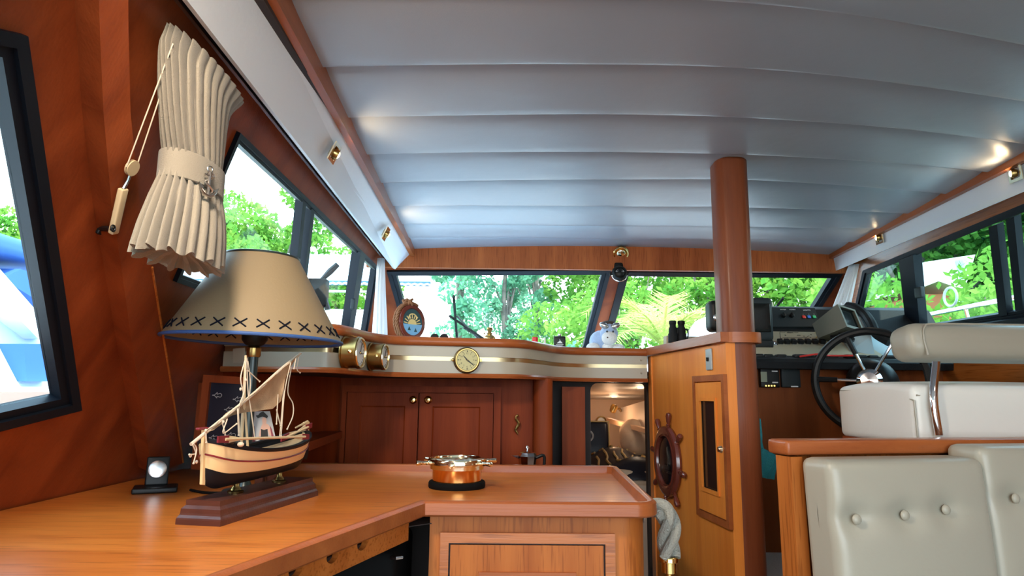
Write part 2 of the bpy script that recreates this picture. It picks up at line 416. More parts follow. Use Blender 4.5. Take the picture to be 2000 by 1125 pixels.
def spline(pts, n=8):
    P = [Vector(p) for p in pts]; P = [P[0]*2-P[1]]+P+[P[-1]*2-P[-2]]; out = []
    for i in range(1,len(P)-2):
        for k in range(n):
            t = k/n; a,b,c,d = P[i-1:i+3]
            out.append(.5*((2*b)+(c-a)*t+(2*a-5*b+4*c-d)*t*t+(3*b-a-3*c+d)*t**3))
    out.append(P[-2]); return out
def rope(mb, pts, r, strands=3, twist=60, n=6):
    """laid rope: strands wound about the path; twist = radians per metre"""
    pts = [Vector(p) for p in pts]; L = 0; prev = None; fr = []
    for i,p in enumerate(pts):
        t = (pts[min(i+1,len(pts)-1)]-pts[max(i-1,0)]).normalized()
        x = t.orthogonal().normalized() if prev is None else (prev-t*prev.dot(t)).normalized()
        prev = x
        if i: L += (p-pts[i-1]).length
        fr.append((p,x,t.cross(x),L))
    for s_ in range(strands):
        a0 = 2*math.pi*s_/strands
        mb.tube([p + (x*math.cos(a0+l*twist)+y*math.sin(a0+l*twist))*r*.56 for p,x,y,l in fr], r*.47, n)
def dense(pts, step):
    out = []; P = [Vector(p) for p in pts]
    for a,b in zip(P,P[1:]):
        k = max(1,int((b-a).length/step))
        out += [a+(b-a)*(i/k) for i in range(k)]
    return out+[P[-1]]

# ================================================================ STRUCTURE
LWX = lambda z: -.975 + .45*z
RWX = lambda z: 2.195 - .45*z
LW = lambda px,py: hit(px,py,(-.975,0,0),(1,0,-.45))
RW = lambda px,py: hit(px,py,(2.195,0,0),(1,0,.45))
NL = Vector((1,0,-.45)).normalized(); NR = Vector((-1,0,-.45)).normalized()     # inboard normals
RK = lambda z: 3.5 + (.667-z)*1.8                                               # raked windscreen plane
FW_ = lambda px,py: hit(px,py,(0,3.5,.667),(0,1,1.8))
NF = Vector((0,-1,-1.8)).normalized()
def camber(X): return .028*(1-((X-.61)/1.12)**2)
def zc(X,Y): return .77+.043*(3.45-Y)+camber(X)
def on_ceiling(px,py):
    p = atY(px,py,2.)
    for _ in range(8):
        p = hit(px,py,(0,3.45,.77+camber(p.x)),(0,.043,1))
    return p
# floors
struct(MB().box((.6,1.4,-1.25),(4.4,6.4,.1)).build('floor','carpet'))
# left and right walls with their window openings
def wall_uv(side): return (lambda y,z: (LWX(z) if side < 0 else RWX(z), y, z))
def uvs(loop): return [(p.y,p.z) for p in loop]
w1 = [LW(-150,30), LW(36,72), LW(147,795), LW(-150,868)]                         # near port window (runs out of frame)
w2 = [LW(352,549), LW(455,258), LW(738,525), LW(722,662)]                        # long port window
def push(p, n, d): return p + n*d
wallout = [(-1.6,-1.25),(-1.6,.80),(3.42,.80),(3.5,.667),(RK(.2),.2),(RK(.2)+.1,-1.25)]
w2b = LW(722,662); w2b2 = Vector((LWX(.24), w2b.y+.12, .24))
a = LW(352,549); b = LW(407,569)
k = (b.z-a.z)/(b.y-a.y); zb = lambda y: a.z
W2 = [Vector((LWX(.285),a.y-.03,.285)), LW(462,262), LW(735,522), Vector((LWX(.285),RK(.285)-.22,.285))]
hole1 = inset(w1,.0,(1,0,0)); 
o = holed(wallout, [uvs(w1), uvs(W2)], -NL*.03, 'wall_left', 'red_z', wall_uv(-1)); struct(o)
# starboard: window corners
R1 = [RW(1690,529), RW(2090,364), Vector((RWX(.33),1.9,.33)), Vector((RWX(.33),RK(.33)-.25,.33))]
o = holed(wallout, [uvs(R1)], -NR*.03, 'wall_right', 'org_y', wall_uv(1)); struct(o)
# front: raked part with two panes, and the header above
fa = [FW_(758,529), FW_(1191,527), FW_(1146,694), FW_(806,694)]
fb = [FW_(1216,530), FW_(1642,534), FW_(1535,704), FW_(1172,694)]
outer = [(LWX(.667)-.02,.69),(RWX(.667)+.02,.69),(RWX(.15)+.02,.15),(LWX(.15)-.02,.15)]
o = holed(outer, [[(p.x,p.z) for p in fa],[(p.x,p.z) for p in fb]], -NF*.03, 'wall_front', 'red_z', lambda x,z: (x,RK(z),z)); struct(o)
o = MB().box((.61,3.462,.747),(2.7,.03,.16)).build('trim_1','mid_z'); struct(o)
tag(o,'wooden header board above the windscreen',None)
# aft edge of the saloon: side posts only, the doorway to the aft deck stands open
o = MB().box((-.95,-1.55,-.2),(.35,.06,2.1)).box((2.2,-1.55,-.2),(.4,.06,2.1)).build('wall_back','red_z'); struct(o)
# outboard walls below and forward (hull sides, fore bulkhead outside)
# roof deck over the lining
mb = MB().box((.61,.95,.93),(2.75,5.2,.05)); struct(mb.build('roof','white_panel'))

# ceiling lining: padded planks across the cabin
LINES = [[(500,-14),(900,-12),(1404,0),(1667,27),(2000,89)],
 [(614,132),(870,127),(1200,126),(1422,130),(1622,146),(2000,198)],
 [(668,230),(900,226),(1200,223),(1422,228),(1733,248),(2000,281)],
 [(705,302),(1000,297),(1200,297),(1467,302),(1756,319),(1918,335)],
 [(738,357),(1000,352),(1200,351),(1456,350),(1733,368),(1830,377)],
 [(762,402),(1000,402),(1200,404),(1500,406),(1756,416)],
 [(778,437),(1000,440),(1200,442),(1500,444),(1697,446)],
 [(785,464),(1200,468),(1650,472)]]
NX = 30; XS = [-.525 + (1.755+.525)*i/NX for i in range(NX+1)]
def edge_y(line):
    P = sorted([on_ceiling(*q) for q in line], key=lambda p:p.x)
    out = []
    for x in XS:
        if x <= P[0].x: a,b = P[0],P[1]
        elif x >= P[-1].x: a,b = P[-2],P[-1]
        else:
            for a,b in zip(P,P[1:]):
                if a.x <= x <= b.x: break
        t = (x-a.x)/(b.x-a.x); out.append(a.y+(b.y-a.y)*t)
    for _ in range(6): out = [out[0]]+[(out[i-1]+2*out[i]+out[i+1])/4 for i in range(1,NX)]+[out[-1]]
    return out
E = [edge_y(l) for l in LINES]
E.append([3.475]*(NX+1))
m0 = sum(E[0])/len(E[0])
pre = [[m0+(y-m0)*max(0,1-.3*k)-.27*k for y in E[0]] for k in range(11,0,-1)]
E = pre+E
mb = MB()
for a,b in zip(E,E[1:]):
    rows = []
    for t,dz in ((.0,.016),(.004,.0135),(.08,.0095),(.16,.0060),(.26,.0030),(.4,.0010),(.6,-.0005),(.85,-.0025),(.95,-.0032),(.985,-.0020),(.998,.001),(1,.016)):
        rows.append([(x, a[i]+(b[i]-a[i])*t - (.0025 if t==1 else 0)+(.0015 if t==0 else 0), zc(x,a[i]+(b[i]-a[i])*t)+dz) for i,x in enumerate(XS)])
    mb.surf(rows)
o = mb.build('ceiling','ceil',smooth=60,fix=False); struct(o)
struct(MB().surf([[ (x, y, zc(x,y)+.014) for x in XS] for y in (-1.6,.5,2,3.48)],thick=(0,0,.01)).build('ceiling_backing','dark_gap')) 

# cornice boxes down both sides, with a wooden bead along the ceiling edge
def ext(p,q,y): t = (y-p.y)/(q.y-p.y); return p+(q-p)*t
def cornice(name, up_px, lo_px, X_up, X_lo, sgn, n):
    u0,u1 = atX(*up_px[0],X_up), atX(*up_px[1],X_up); l0,l1 = atX(*lo_px[0],X_lo), atX(*lo_px[1],X_lo)
    y0,y1 = -1.55, 3.46
    U0,U1,L0,L1 = ext(u0,u1,y0),ext(u0,u1,y1),ext(l0,l1,y0),ext(l0,l1,y1-.01)
    nrm = Vector((sgn*.012,0,.004))
    o = MB().surf([[U0,U0.lerp(U1,.5),U1],[L0,L0.lerp(L1,.5),L1]],thick=nrm).build(name,'white_panel',smooth=None); struct(o)
    w = Vector((-sgn*.020,0,-.004))
    lo_ = -.012 if sgn < 0 else -.040
    m2 = MB().prism([U0+Vector((sgn*.004,0,.070)),U0+w+Vector((0,0,.070)),U0+w+Vector((0,0,lo_)),U0+Vector((sgn*.002,0,lo_-.004))],U1-U0)
    o2 = m2.build('trim_'+str(n),'rimy',smooth=None); struct(o2)
    return U0,U1,L0,L1
LU0,LU1,LL0,LL1 = cornice('trim_3',[(530,0),(797,485)],[(365,0),(769,522)],-.505,-.585,-1,2)
# right: find X from the far end
xr = atY(1625,490,3.45).x; xr2 = atY(1632,529,3.45).x
RU0,RU1,RL0,RL1 = cornice('trim_5',[(2000,293),(1625,490)],[(2000,374),(1632,529)],xr,xr2,1,4)
# soffits closing the cornices to the walls
mb = MB()
for y0,y1 in ((-1.55,3.46),):
    mb.prism([(-.505,y0,.83),(-.80,y0,.83),(-.80,y0,.80),(-.505,y0,.80)],(0,y1-y0,0))
    mb.prism([(xr,y0,.83),(2.0,y0,.83),(2.0,y0,.80),(xr,y0,.80)],(0,y1-y0,0))
struct(mb.build('trim_6','dark_gap',smooth=None))
# curtain track under the port cornice
mb = MB()
for dx,dz in ((0,0),(.018,0)):
    mb.prism([LL0+Vector((-.028-dx,0,.035)),LL0+Vector((-.036-dx,0,.035)),LL0+Vector((-.036-dx,0,.050)),LL0+Vector((-.028-dx,0,.050))],LL1-LL0)
o = mb.build('curtain_track','steel',smooth=None); tag(o,'double metal curtain track under the port white cornice','curtain track')

# ---------------------------------------------------------------- windows
def winframe(name, loop, nrm, wd_=.035, th=.03, glass='glass', out=.035):
    """black frame ring set in the opening, with a pane"""
    c = sum(loop,Vector())/len(loop)
    s = 0
    for i in range(len(loop)): s += (loop[i]-c).cross(loop[(i+1)%len(loop)]-c).dot(nrm)
    L = loop if s > 0 else list(reversed(loop))
    n = nrm.normalized()
    outer = inset(L,-.006,n); inner = inset(L,wd_,n)
    mb = MB(); mb.ring([p+n*.012 for p in outer],[p+n*.012 for p in inset(L,wd_*.45,n)],-n*.02)
    mb.ring([p+n*.004 for p in inset(L,wd_*.45,n)],[p+n*.004 for p in inner],-n*.03)
    o = mb.build(name,'black_frame',smooth=None); struct(o)
    g = MB().prism([p-n*.018 for p in inner],-n*.003).build('pane',glass,smooth=None); g.parent = o; g.matrix_parent_inverse = Matrix()
    return o
def addpart(o, mb, name, material=None, **k):
    q = mb.build(name, material, **k); q.parent = o; return q
win1 = winframe('window_1', w1, NL, .034)
win2 = winframe('window_2', W2, NL, .016)
# sliding-frame mullions and the stout post of the port window
def bar(pa, pb, w, n, along, t=.03, off=0):
    pa,pb,n = Vector(pa),Vector(pb),Vector(n); al = Vector(along).normalized()*w/2
    return [pa-al+n*off,pa+al+n*off,pb+al+n*off,pb-al+n*off], -n*t
def mull(win, p1, p2, w, n, wall, name='mullion', off=.008, t=.03, material='black_frame'):
    lp, v = bar(wall(*p1), wall(*p2), w, n, (0,1,0), t, off)
    return addpart(win, MB().prism(lp,v), name, material, smooth=None)
mull(win2,(591,395),(574,555),.035,NL,LW); mull(win2,(608,408),(592,555),.035,NL,LW)
p = mull(win2,(702,493),(676,662),.105,NL,LW,'window_post',off=.02,t=.045)
lk = MB().rbox((0,0,0),(.035,.02,.055),.004,frame(LW(681,590)+NL*.025,(0,0,1),(0,1,0)))
addpart(win2,lk,'latch','charcoal')
win3 = winframe('window_3', fa, NF, .038)
win4 = winframe('window_4', fb, NF, .038)
win5 = winframe('window_5', R1, NR, .022, glass='glass_tint')
mull(win5,(1776,500),(1790,640),.11,NR,RW,'window_post',off=.02,t=.045)
mull(win5,(1942,440),(1962,615),.045,NR,RW); mull(win5,(1976,425),(1994,605),.04,NR,RW)
addpart(win5,MB().rbox((0,0,0),(.05,.02,.05),.004,frame(RW(1803,568)+NR*.02,(0,0,1),(0,1,0))),'latch','charcoal')
# sill boards inside the black frames (lower rail of the starboard sliding window)
p0,p1 = Vector((RWX(.30),1.5,.30)),Vector((RWX(.30),3.6,.30))
o = MB().prism([p0+NR*.05,p0+NR*.0,p0+Vector((0,0,.04)),p0+NR*.045+Vector((0,0,.035))],p1-p0).build('trim_7','black_frame',smooth=None); struct(o)

# raking rib on the port wall between the two windows
LWo = lambda px,py,o: hit(px,py,Vector((-.975,0,0))+NL*o,(1,0,-.45))
rb = [LWo(x,y,.045) for x,y in ((192,-60),(250,-60),(251,60),(255,220),(273,400),(298,530),(325,700),(357,905),(297,925),(262,700),(238,530),(218,400),(202,220),(195,60))]
o = MB().prism(rb,-NL*.05).build('trim_8','red_z',smooth=None); struct(o); tag(o,'raking dark mahogany rib beside the long port window',None)
mb = MB(); pp = [LWo(x,y,.0455) for x,y in ((297,522),(311,610),(326,700),(342,800),(358,903))]
mb.tube(pp,.003,6); struct(mb.build('trim_9','org_z'))

# ---------------------------------------------------------------- ledge under the windscreen
ZL = .215
fpath = spline([(-.90,2.13,0),(-.74,2.115,0),(-.61,2.105,0),(-.555,2.115,0),(-.532,2.17,0),(-.517,2.27,0),(-.495,2.39,0),(-.455,2.49,0),(-.40,2.535,0),(-.32,2.56,0),(-.15,2.59,0),(.0,2.61,0),(.08,2.66,0),(.16,2.80,0),(.22,2.93,0),(.29,3.01,0),(.38,3.05,0),(.52,3.06,0),(.667,3.06,0)],8)
def normals(path):
    out = []
    for i in range(len(path)):
        t = path[min(i+1,len(path)-1)]-path[max(i-1,0)]; t.normalize(); out.append(Vector((t.y,-t.x,0)))
    return out
fn_ = normals(fpath)
def strip(path, nn, prof, z0=0):
    return [[p+n*d+Vector((0,0,z+z0)) for d,z in prof] for p,n in zip(path,nn)]
def sweep(mb, path, nn, prof):
    rows = strip(path,nn,prof); mb.surf(rows, close=True)
    mb.add(rows[0],[tuple(range(len(prof)))]); mb.add(rows[-1],[tuple(range(len(prof)))]); return mb
# top board
mb = MB()
top = [p+n*.0+Vector((0,0,ZL)) for p,n in zip(fpath,fn_)]
outl = top+[Vector((.655,4.2,ZL)),Vector((LWX(ZL)+.01,4.2,ZL)),Vector((LWX(ZL)+.01,2.13,ZL))]
mb.prism(outl,(0,0,-.02))
led = mb.build('windscreen_ledge','white_panel',smooth=None)
tag(led,'long curved ledge under the windscreen with cream fascia and brass strip','ledge')
mb = MB(); sweep(mb,fpath,fn_,[(-.03,ZL+.004),(.012,ZL+.004),(.020,ZL-.004),(.020,ZL-.022),(.012,ZL-.030),(-.03,ZL-.030)])
addpart(led,mb,'wooden_rim','rim',smooth=50)
mb = MB(); sweep(mb,fpath,fn_,[(-.01,ZL-.03),(.004,ZL-.03),(.004,ZL-.070),(-.01,ZL-.070)]); sweep(mb,fpath,fn_,[(-.01,ZL-.087),(.004,ZL-.087),(.004,ZL-.135),(-.01,ZL-.135)])
addpart(led,mb,'fascia_board','fascia',smooth=50)
mb = MB(); sweep(mb,fpath,fn_,[(-.012,ZL-.068),(-.002,ZL-.068),(-.002,ZL-.089),(-.012,ZL-.089)])
addpart(led,mb,'brass_strip','mirror',smooth=60)
mb = MB(); sweep(mb,fpath,fn_,[(-.03,ZL-.135),(.016,ZL-.135),(.02,ZL-.142),(.016,ZL-.152),(-.03,ZL-.152)])
addpart(led,mb,'lower_rail','rim',smooth=50)
mb = MB(); mb.prism([p-n*.01+Vector((0,0,ZL-.14)) for p,n in zip(fpath,fn_)]+[Vector((.655,3.4,ZL-.14)),Vector((-.95,3.4,ZL-.14))],(0,0,-.01)); addpart(led,mb,'underside','dark_gap',smooth=None)
for zz in (ZL-.05,ZL-.11):
    addpart(led,MB().lathe([(0,.003),(.004,.002),(.005,0)],12,frame((.640,3.055,zz),(0,-1,0))),'screw','fascia')

# ---------------------------------------------------------------- wall below the ledge: lockers, niche, passage
YB = 2.86
ZBOT = -.75
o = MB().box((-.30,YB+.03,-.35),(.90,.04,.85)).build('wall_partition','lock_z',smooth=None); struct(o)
# twin-door locker
def raised_door(parent, x0,x1,z0,z1,Y,material,name='door',fr=.055):
    q = MB().ring([(x0,Y,z0),(x1,Y,z0),(x1,Y,z1),(x0,Y,z1)],[(x0+fr,Y,z0+fr),(x1-fr,Y,z0+fr),(x1-fr,Y,z1-fr),(x0+fr,Y,z1-fr)],(0,-.018,0))
    q.prism([(x0+fr-.01,Y,z0+fr-.01),(x1-fr+.01,Y,z0+fr-.01),(x1-fr+.01,Y,z1-fr+.01),(x0+fr-.01,Y,z1-fr+.01)],(0,-.007,0))
    q.ring([(x0+fr-.008,Y-.017,z0+fr-.008),(x1-fr+.008,Y-.017,z0+fr-.008),(x1-fr+.008,Y-.017,z1-fr+.008),(x0+fr-.008,Y-.017,z1-fr+.008)],
           [(x0+fr+.006,Y-.008,z0+fr+.006),(x1-fr-.006,Y-.008,z0+fr+.006),(x1-fr-.006,Y-.008,z1-fr-.006),(x0+fr+.006,Y-.008,z1-fr-.006)],(0,.006,0))
    return q.build(name,material,parent,smooth=None)
c1 = atY(680,768,YB); c2 = atY(820,768,YB); c3 = atY(965,766,YB)
loc = thing('locker','twin door mahogany locker under the windscreen ledge','cabinet',((c1.x+c3.x)/2,YB,-.75))
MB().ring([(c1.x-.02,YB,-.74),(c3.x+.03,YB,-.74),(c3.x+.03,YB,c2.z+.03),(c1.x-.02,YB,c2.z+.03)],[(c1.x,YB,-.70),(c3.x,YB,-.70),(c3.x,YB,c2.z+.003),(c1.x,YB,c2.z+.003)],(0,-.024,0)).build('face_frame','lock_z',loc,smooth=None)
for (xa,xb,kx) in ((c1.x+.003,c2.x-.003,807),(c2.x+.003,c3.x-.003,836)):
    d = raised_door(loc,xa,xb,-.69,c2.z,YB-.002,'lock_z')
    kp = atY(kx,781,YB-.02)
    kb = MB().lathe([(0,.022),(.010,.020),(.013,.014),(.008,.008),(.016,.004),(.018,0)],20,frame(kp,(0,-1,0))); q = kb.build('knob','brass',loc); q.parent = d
# niche on the port side: slanting back panel and a shelf
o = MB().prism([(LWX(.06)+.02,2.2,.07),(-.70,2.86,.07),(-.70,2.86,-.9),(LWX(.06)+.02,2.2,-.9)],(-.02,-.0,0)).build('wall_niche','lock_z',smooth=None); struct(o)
s1,s2 = atZ(596,866,-.155), atZ(659,842,-.155)
nsh = MB().prism([(s1.x,s1.y,-.155),(s2.x+.02,s2.y,-.155),(s2.x-.10,s2.y-.02,-.155),(s1.x-.18,s1.y,-.155)],(0,0,-.028)).build('niche_shelf','red_y',smooth=None)
tag(nsh,'small mahogany corner shelf left of the twin door locker','shelf')
# rounded posts right of the locker and the panel before the passage
def rpost(name,x0,x1,y0,y1,z0,z1,r,material,k=5):
    pts = []
    for (cx,cy,a0) in ((x1-r,y1-r,0),(x0+r,y1-r,90),(x0+r,y0+r,180),(x1-r,y0+r,270)):
        for i in range(k+1): a = R(a0+90*i/k); pts.append(Vector((cx+r*math.cos(a),cy+r*math.sin(a),z0)))
    return MB().prism(pts,(0,0,z1-z0)).build(name,material,smooth=40)
pa,pb = atY(1040,800,2.9).x, atY(1068,800,2.9).x
struct(rpost('column',pa,pb+.02,2.80,3.02,-.9,.07,.03,'red_z'))
pc,pd = atY(1098,800,3.1).x, atY(1143,800,3.1).x
o = MB().box(((pb+.55)/2-.05,3.30,-.35),(.5,.02,.9)).build('wall_passage','dark_gap',smooth=None); bpy.data.objects.remove(o)
struct(MB().box(((pc+pd)/2,3.12,-.42),(pd-pc,.03,.92)).build('door_1','red_z',smooth=None))
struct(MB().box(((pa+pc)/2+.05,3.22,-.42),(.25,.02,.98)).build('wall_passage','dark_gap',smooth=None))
# passage frame with rounded top corner
YP = 3.20
q0,q1 = atY(1153,748,YP), atY(1262,748,YP)
zt = q0.z; x0,x1 = q0.x,q1.x; r_ = .035
inn = [(x0,-.9)]+[(x0+r_-r_*math.cos(R(t)),zt-r_+r_*math.sin(R(t))) for t in (0,22,45,67,90)]+[(x1-.018+.018*math.sin(R(t)),zt-.018+.018*math.cos(R(t))) for t in (0,30,60,90)]+[(x1,-.9)]
out_ = [(x0-.10,-.9)]+[(x0-.10,.09)]*5+[(x1+.06,.09)]*4+[(x1+.06,-.9)]
mb = MB(); n = len(inn)
vs = [(x,YP,z) for x,z in out_]+[(x,YP,z) for x,z in inn]; vs += [(x,y+.05,z) for x,y,z in vs]
fs = []
for i in range(n-1):
    fs += [(i,i+1,n+i+1,n+i),(2*n+i,3*n+i,3*n+i+1,2*n+i+1),(n+i,n+i+1,3*n+i+1,3*n+i)]
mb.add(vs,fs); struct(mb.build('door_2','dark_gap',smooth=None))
struct(MB().box((x1+.03,YP-.06,-.42),(.035,.1,.96)).build('trim_10','red_z',smooth=None))

# ---------------------------------------------------------------- tower with the pillar, helm side
t0 = atZ(1265,684,ZL); t1 = atZ(1416,652,ZL)
dirT = (t1-t0).normalized(); nT = Vector((dirT.y,-dirT.x,0));  nT = nT if nT.x < 0 else -nT
px0 = t1+Vector((.0,0,0))
TW = [Vector((t0.x,t0.y,0)),Vector((t1.x,t1.y,0)),Vector((.80,t1.y+.0,0)),Vector((.905,2.45,0)),Vector((.905,3.04,0)),Vector((t0.x,3.04,0))]
tower = MB().prism([p+Vector((0,0,-1.2)) for p in TW],(0,0,ZL-.03+1.2)).build('helm_cabinet','org_s',smooth=None)
tag(tower,'tall varnished teak cabinet beside the pillar holding the ship wheel plaque','cabinet')
# ledge board of the tower
mb = MB(); bd = [Vector((t0.x-.005,t0.y,0))+nT*.02,Vector((t1.x,t1.y-.01,0))+nT*.02,Vector((.80,t1.y-.01,0)),Vector((.92,2.45,0)),Vector((1.1,3.14,0)),Vector((1.30,3.9,0)),Vector((.69,3.9,0)),Vector((t0.x-.005,3.3,0))]
mb.prism([p+Vector((0,0,ZL+.006)) for p in bd],(0,0,-.034)); addpart(tower,mb,'ledge_board','rimy',smooth=None)
TP = lambda px,py: hit(px,py,t0,nT)
def tp(px,py,off=0): return TP(px,py)+nT*off
# narrow glazed door
fo = [TP(1358,733),TP(1420,733),TP(1427,1037),TP(1367,1000)]
tx0,tx1 = [ (fo[0]-t0).dot(dirT),(fo[1]-t0).dot(dirT)]; zt0, zb0 = (fo[0].z+fo[1].z)/2, (fo[2].z+fo[3].z)/2
def T3(s,z,off=0): return Vector((t0.x,t0.y,0))+dirT.xy.to_3d()*s+nT*off+Vector((0,0,z))
dirT = Vector((dirT.x,dirT.y,0)).normalized()
def trect(s0,s1,z0,z1,off): return [T3(s0,z0,off),T3(s1,z0,off),T3(s1,z1,off),T3(s0,z1,off)]
A_ = trect(tx0,tx1,zb0,zt0,0)
dr = MB().ring(A_,trect(tx0+.022,tx1-.022,zb0+.022,zt0-.022,0),nT*.014); addpart(tower,dr,'door_frame','rim',smooth=None)
dd = MB().ring(trect(tx0+.026,tx1-.026,zb0+.026,zt0-.026,0),trect(tx0+.064,tx1-.070,zb0+.10,zt0-.085,0),nT*.012)
dd.ring(trect(tx0+.060,tx1-.066,zb0+.095,zt0-.080,.010),trect(tx0+.070,tx1-.076,zb0+.108,zt0-.092,.010),nT*.008)
door = addpart(tower,dd,'glazed_door','org_s',smooth=None)
gl = MB().prism(trect(tx0+.06,tx1-.066,zb0+.095,zt0-.08,.003),nT*.003).build('dark_glass','screen',smooth=None); gl.parent = door
kp = T3(tx1-.045,(zt0+zb0)/2-.0,.012)
kk = MB().lathe([(0,.012),(.008,.011),(.011,.006),(.014,0)],20,frame(kp,nT)).build('knob','brass_pale'); kk.parent = door
# key switch plate
kp = TP(1387,702); mb = MB().m('panel_grey').rbox((0,0,.004),(.05,.078,.008),.006,frame(kp,nT,dirT)).m('black').lathe([(0,.012),(.006,.012),(.008,.008)],16,frame(kp,nT)).box((0,0,.013),(.003,.014,.004),frame(kp,nT,dirT))
ks = mb.build('switch_plate'); tag(ks,'small grey key switch plate above the narrow glazed door','switch')

# pillar from the floor to the ceiling
pcx = atY(1424,347,2.36)
def rr(cx,cy,wx,wy,r,z,k=6):
    pts = []
    for (sx_,sy_,a0) in ((1,1,0),(-1,1,90),(-1,-1,180),(1,-1,270)):
        for i in range(k+1):
            a = R(a0+90*i/k); pts.append(Vector((cx+sx_*(wx/2-r)+r*math.cos(a),cy+sy_*(wy/2-r)+r*math.sin(a),z)))
    return pts
PCX,PCY = .822, 2.31
mb = MB().prism(rr(PCX,PCY,.118,.13,.045,-1.2),(0,0,1.2+.88)); pil = mb.build('pillar','pil_z',smooth=40); struct(pil)
tag(pil,'rounded mahogany pillar rising from the helm cabinet to the ceiling',None)
cl = MB().prism(rr(PCX,PCY,.152,.165,.055,ZL-.030),(0,0,.036)).build('collar','rim',smooth=40); cl.parent = pil

# helm platform and console front
struct(MB().box((1.62,2.3,-.66),(1.5,1.6,.08)).build('floor_helm','carpet',smooth=None))
print('trimz',[(round(p.y,2),round(p.z-zc(p.x,p.y),3)) for p in (LU0,LU1,RU0,RU1,ext(RU0,RU1,2.2),ext(LU0,LU1,1.5))])
print('tower',t0,t1,'wallhit',LW(240,965),'q',q0,q1)

# ================================================================ FURNITURE
ZT = -.26; ZR = -.236        # counter surface and rim top
cr1 = atZ(829,978,ZR); crr = atZ(1243,976,ZR); cr2 = atZ(1279,952,ZR); cbr = atZ(1200,909,ZR); cbl = atZ(590,911,ZR)
dg1 = atZ(650,1042,ZR); 
ddir = (dg1-cr1); dg = cr1+ddir*3.2
cr2 = Vector((cr2.x*(cr1.y+.075)/cr2.y-.006, cr2.y, cr2.z))
# plan outline, starting at the near end of the slanted front edge
r_ = .055
front = [dg, cr1, Vector((cr2.x-r_, cr1.y+.0, ZR))]
arc = [Vector((cr2.x-r_+r_*math.sin(R(t)), cr1.y+r_-r_*math.cos(R(t)), ZR)) for t in (15,30,45,60,75,90)]
rear_r = [Vector((cbr.x+.005, cbr.y-.03, ZR)), Vector((cbr.x-.02, cbr.y, ZR))]
rear_l = [Vector((-.45, cbr.y+.0, ZR)), Vector((-.80, cbr.y+.0, ZR))]
cpath = front+arc+rear_r+rear_l
for p in cpath: p.z = 0
cn = []
for i,p in enumerate(cpath):
    a = (cpath[i]-cpath[i-1]).normalized() if i else (cpath[1]-cpath[0]).normalized()
    b = (cpath[i+1]-cpath[i]).normalized() if i < len(cpath)-1 else a
    na,nb = Vector((a.y,-a.x,0)),Vector((b.y,-b.x,0)); cn.append((na+nb)/(1+na.dot(nb)))
wl = lambda y: LWX(ZT)+.0
outl = [p-n*.02 for p,n in zip(cpath,cn)]
poly = [Vector((p.x,p.y,ZT)) for p in outl]+[Vector((LWX(ZT)+.005,cbr.y,ZT)),Vector((LWX(ZT)+.005,outl[0].y,ZT))]
ctr = MB().prism(poly,(0,0,-.009)).build('countertop','top',smooth=None)
tag(ctr,'polished teak galley countertop with raised rim carrying the lamp and model boat','countertop')
mb = MB(); sweep(mb,cpath,cn,[(-.022,ZT+.0),(-.017,ZR-.002),(-.012,ZR),(-.003,ZR),(.003,ZR-.005),(.004,ZR-.030),(.0,ZR-.034),(-.022,ZR-.034)])
addpart(ctr,mb,'rim','rim',smooth=40)
# inlay line inside the rim
# peninsula cabinet
bx = []
B = [cr1+Vector((.01,.035,0))]+[Vector((cr2.x-.022-r_+r_*math.sin(R(t)), cr1.y+.035+r_-r_*math.cos(R(t)), 0)) for t in (0,15,30,45,60,75,90)]+[Vector((cbr.x-.02,cbr.y-.03,0)),Vector((cr1.x-.02,cbr.y-.03,0))]
B = [Vector((p.x,p.y,ZT-.0095)) for p in B]
cab = MB().prism(B,(0,0,-.9)).build('peninsula_cabinet','org_z',smooth=40)
tag(cab,'teak peninsula cabinet with framed door under the brass ship wheel compass','cabinet')
YC = cr1.y+.035
def prect(pxs,pys,Y,z1=None):
    x0,x1 = atY(pxs[0],pys[0],Y).x, atY(pxs[1],pys[0],Y).x; zt = atY((pxs[0]+pxs[1])/2,pys[0],Y).z; zb = atY((pxs[0]+pxs[1])/2,pys[1],Y).z if z1 is None else z1
    return x0,x1,zb,zt
x0,x1,zb,zt = prect((861,1200),(1040,1300),YC,-1.0)
xi0,xi1,zi = atY(877,1060,YC).x, atY(1181,1058,YC).x, atY(1030,1060,YC).z
mb = MB().ring([(x0,YC,zb),(x1,YC,zb),(x1,YC,zt),(x0,YC,zt)],[(xi0,YC,zb+.02),(xi1,YC,zb+.02),(xi1,YC,zi),(xi0,YC,zi)],(0,-.010,0))
addpart(cab,mb,'door_frame','org_x',smooth=None)
g_ = .004
mb = MB(); mb.prism([(xi0+g_,YC,zb+.022),(xi1-g_,YC,zb+.022),(xi1-g_,YC,zi-g_),(xi0+g_,YC,zi-g_)],(0,-.008,0))
pd_ = addpart(cab,mb,'door','org_z',smooth=None)
mb = MB(); k0,k1,kz = atY(935,1118,YC-.008).x, atY(1125,1118,YC-.008).x, atY(1030,1117,YC-.008).z
mb.ring([(k0,YC-.007,-.9),(k1,YC-.007,-.9),(k1,YC-.007,kz),(k0,YC-.007,kz)],[(k0+.014,YC-.007,-.886),(k1-.014,YC-.007,-.886),(k1-.014,YC-.007,kz-.014),(k0+.014,YC-.007,kz-.014)],(0,-.008,0))
q = mb.build('raised_moulding','rim',smooth=None); q.parent = pd_
mb = MB().ring([(xi0,YC-.001,zb+.02),(xi1,YC-.001,zb+.02),(xi1,YC-.001,zi),(xi0,YC-.001,zi)],[(xi0+g_,YC-.001,zb+.022),(xi1-g_,YC-.001,zb+.022),(xi1-g_,YC-.001,zi-g_),(xi0+g_,YC-.001,zi-g_)],(0,.0008,0))
addpart(cab,mb,'door_gap','dark_gap',smooth=None)
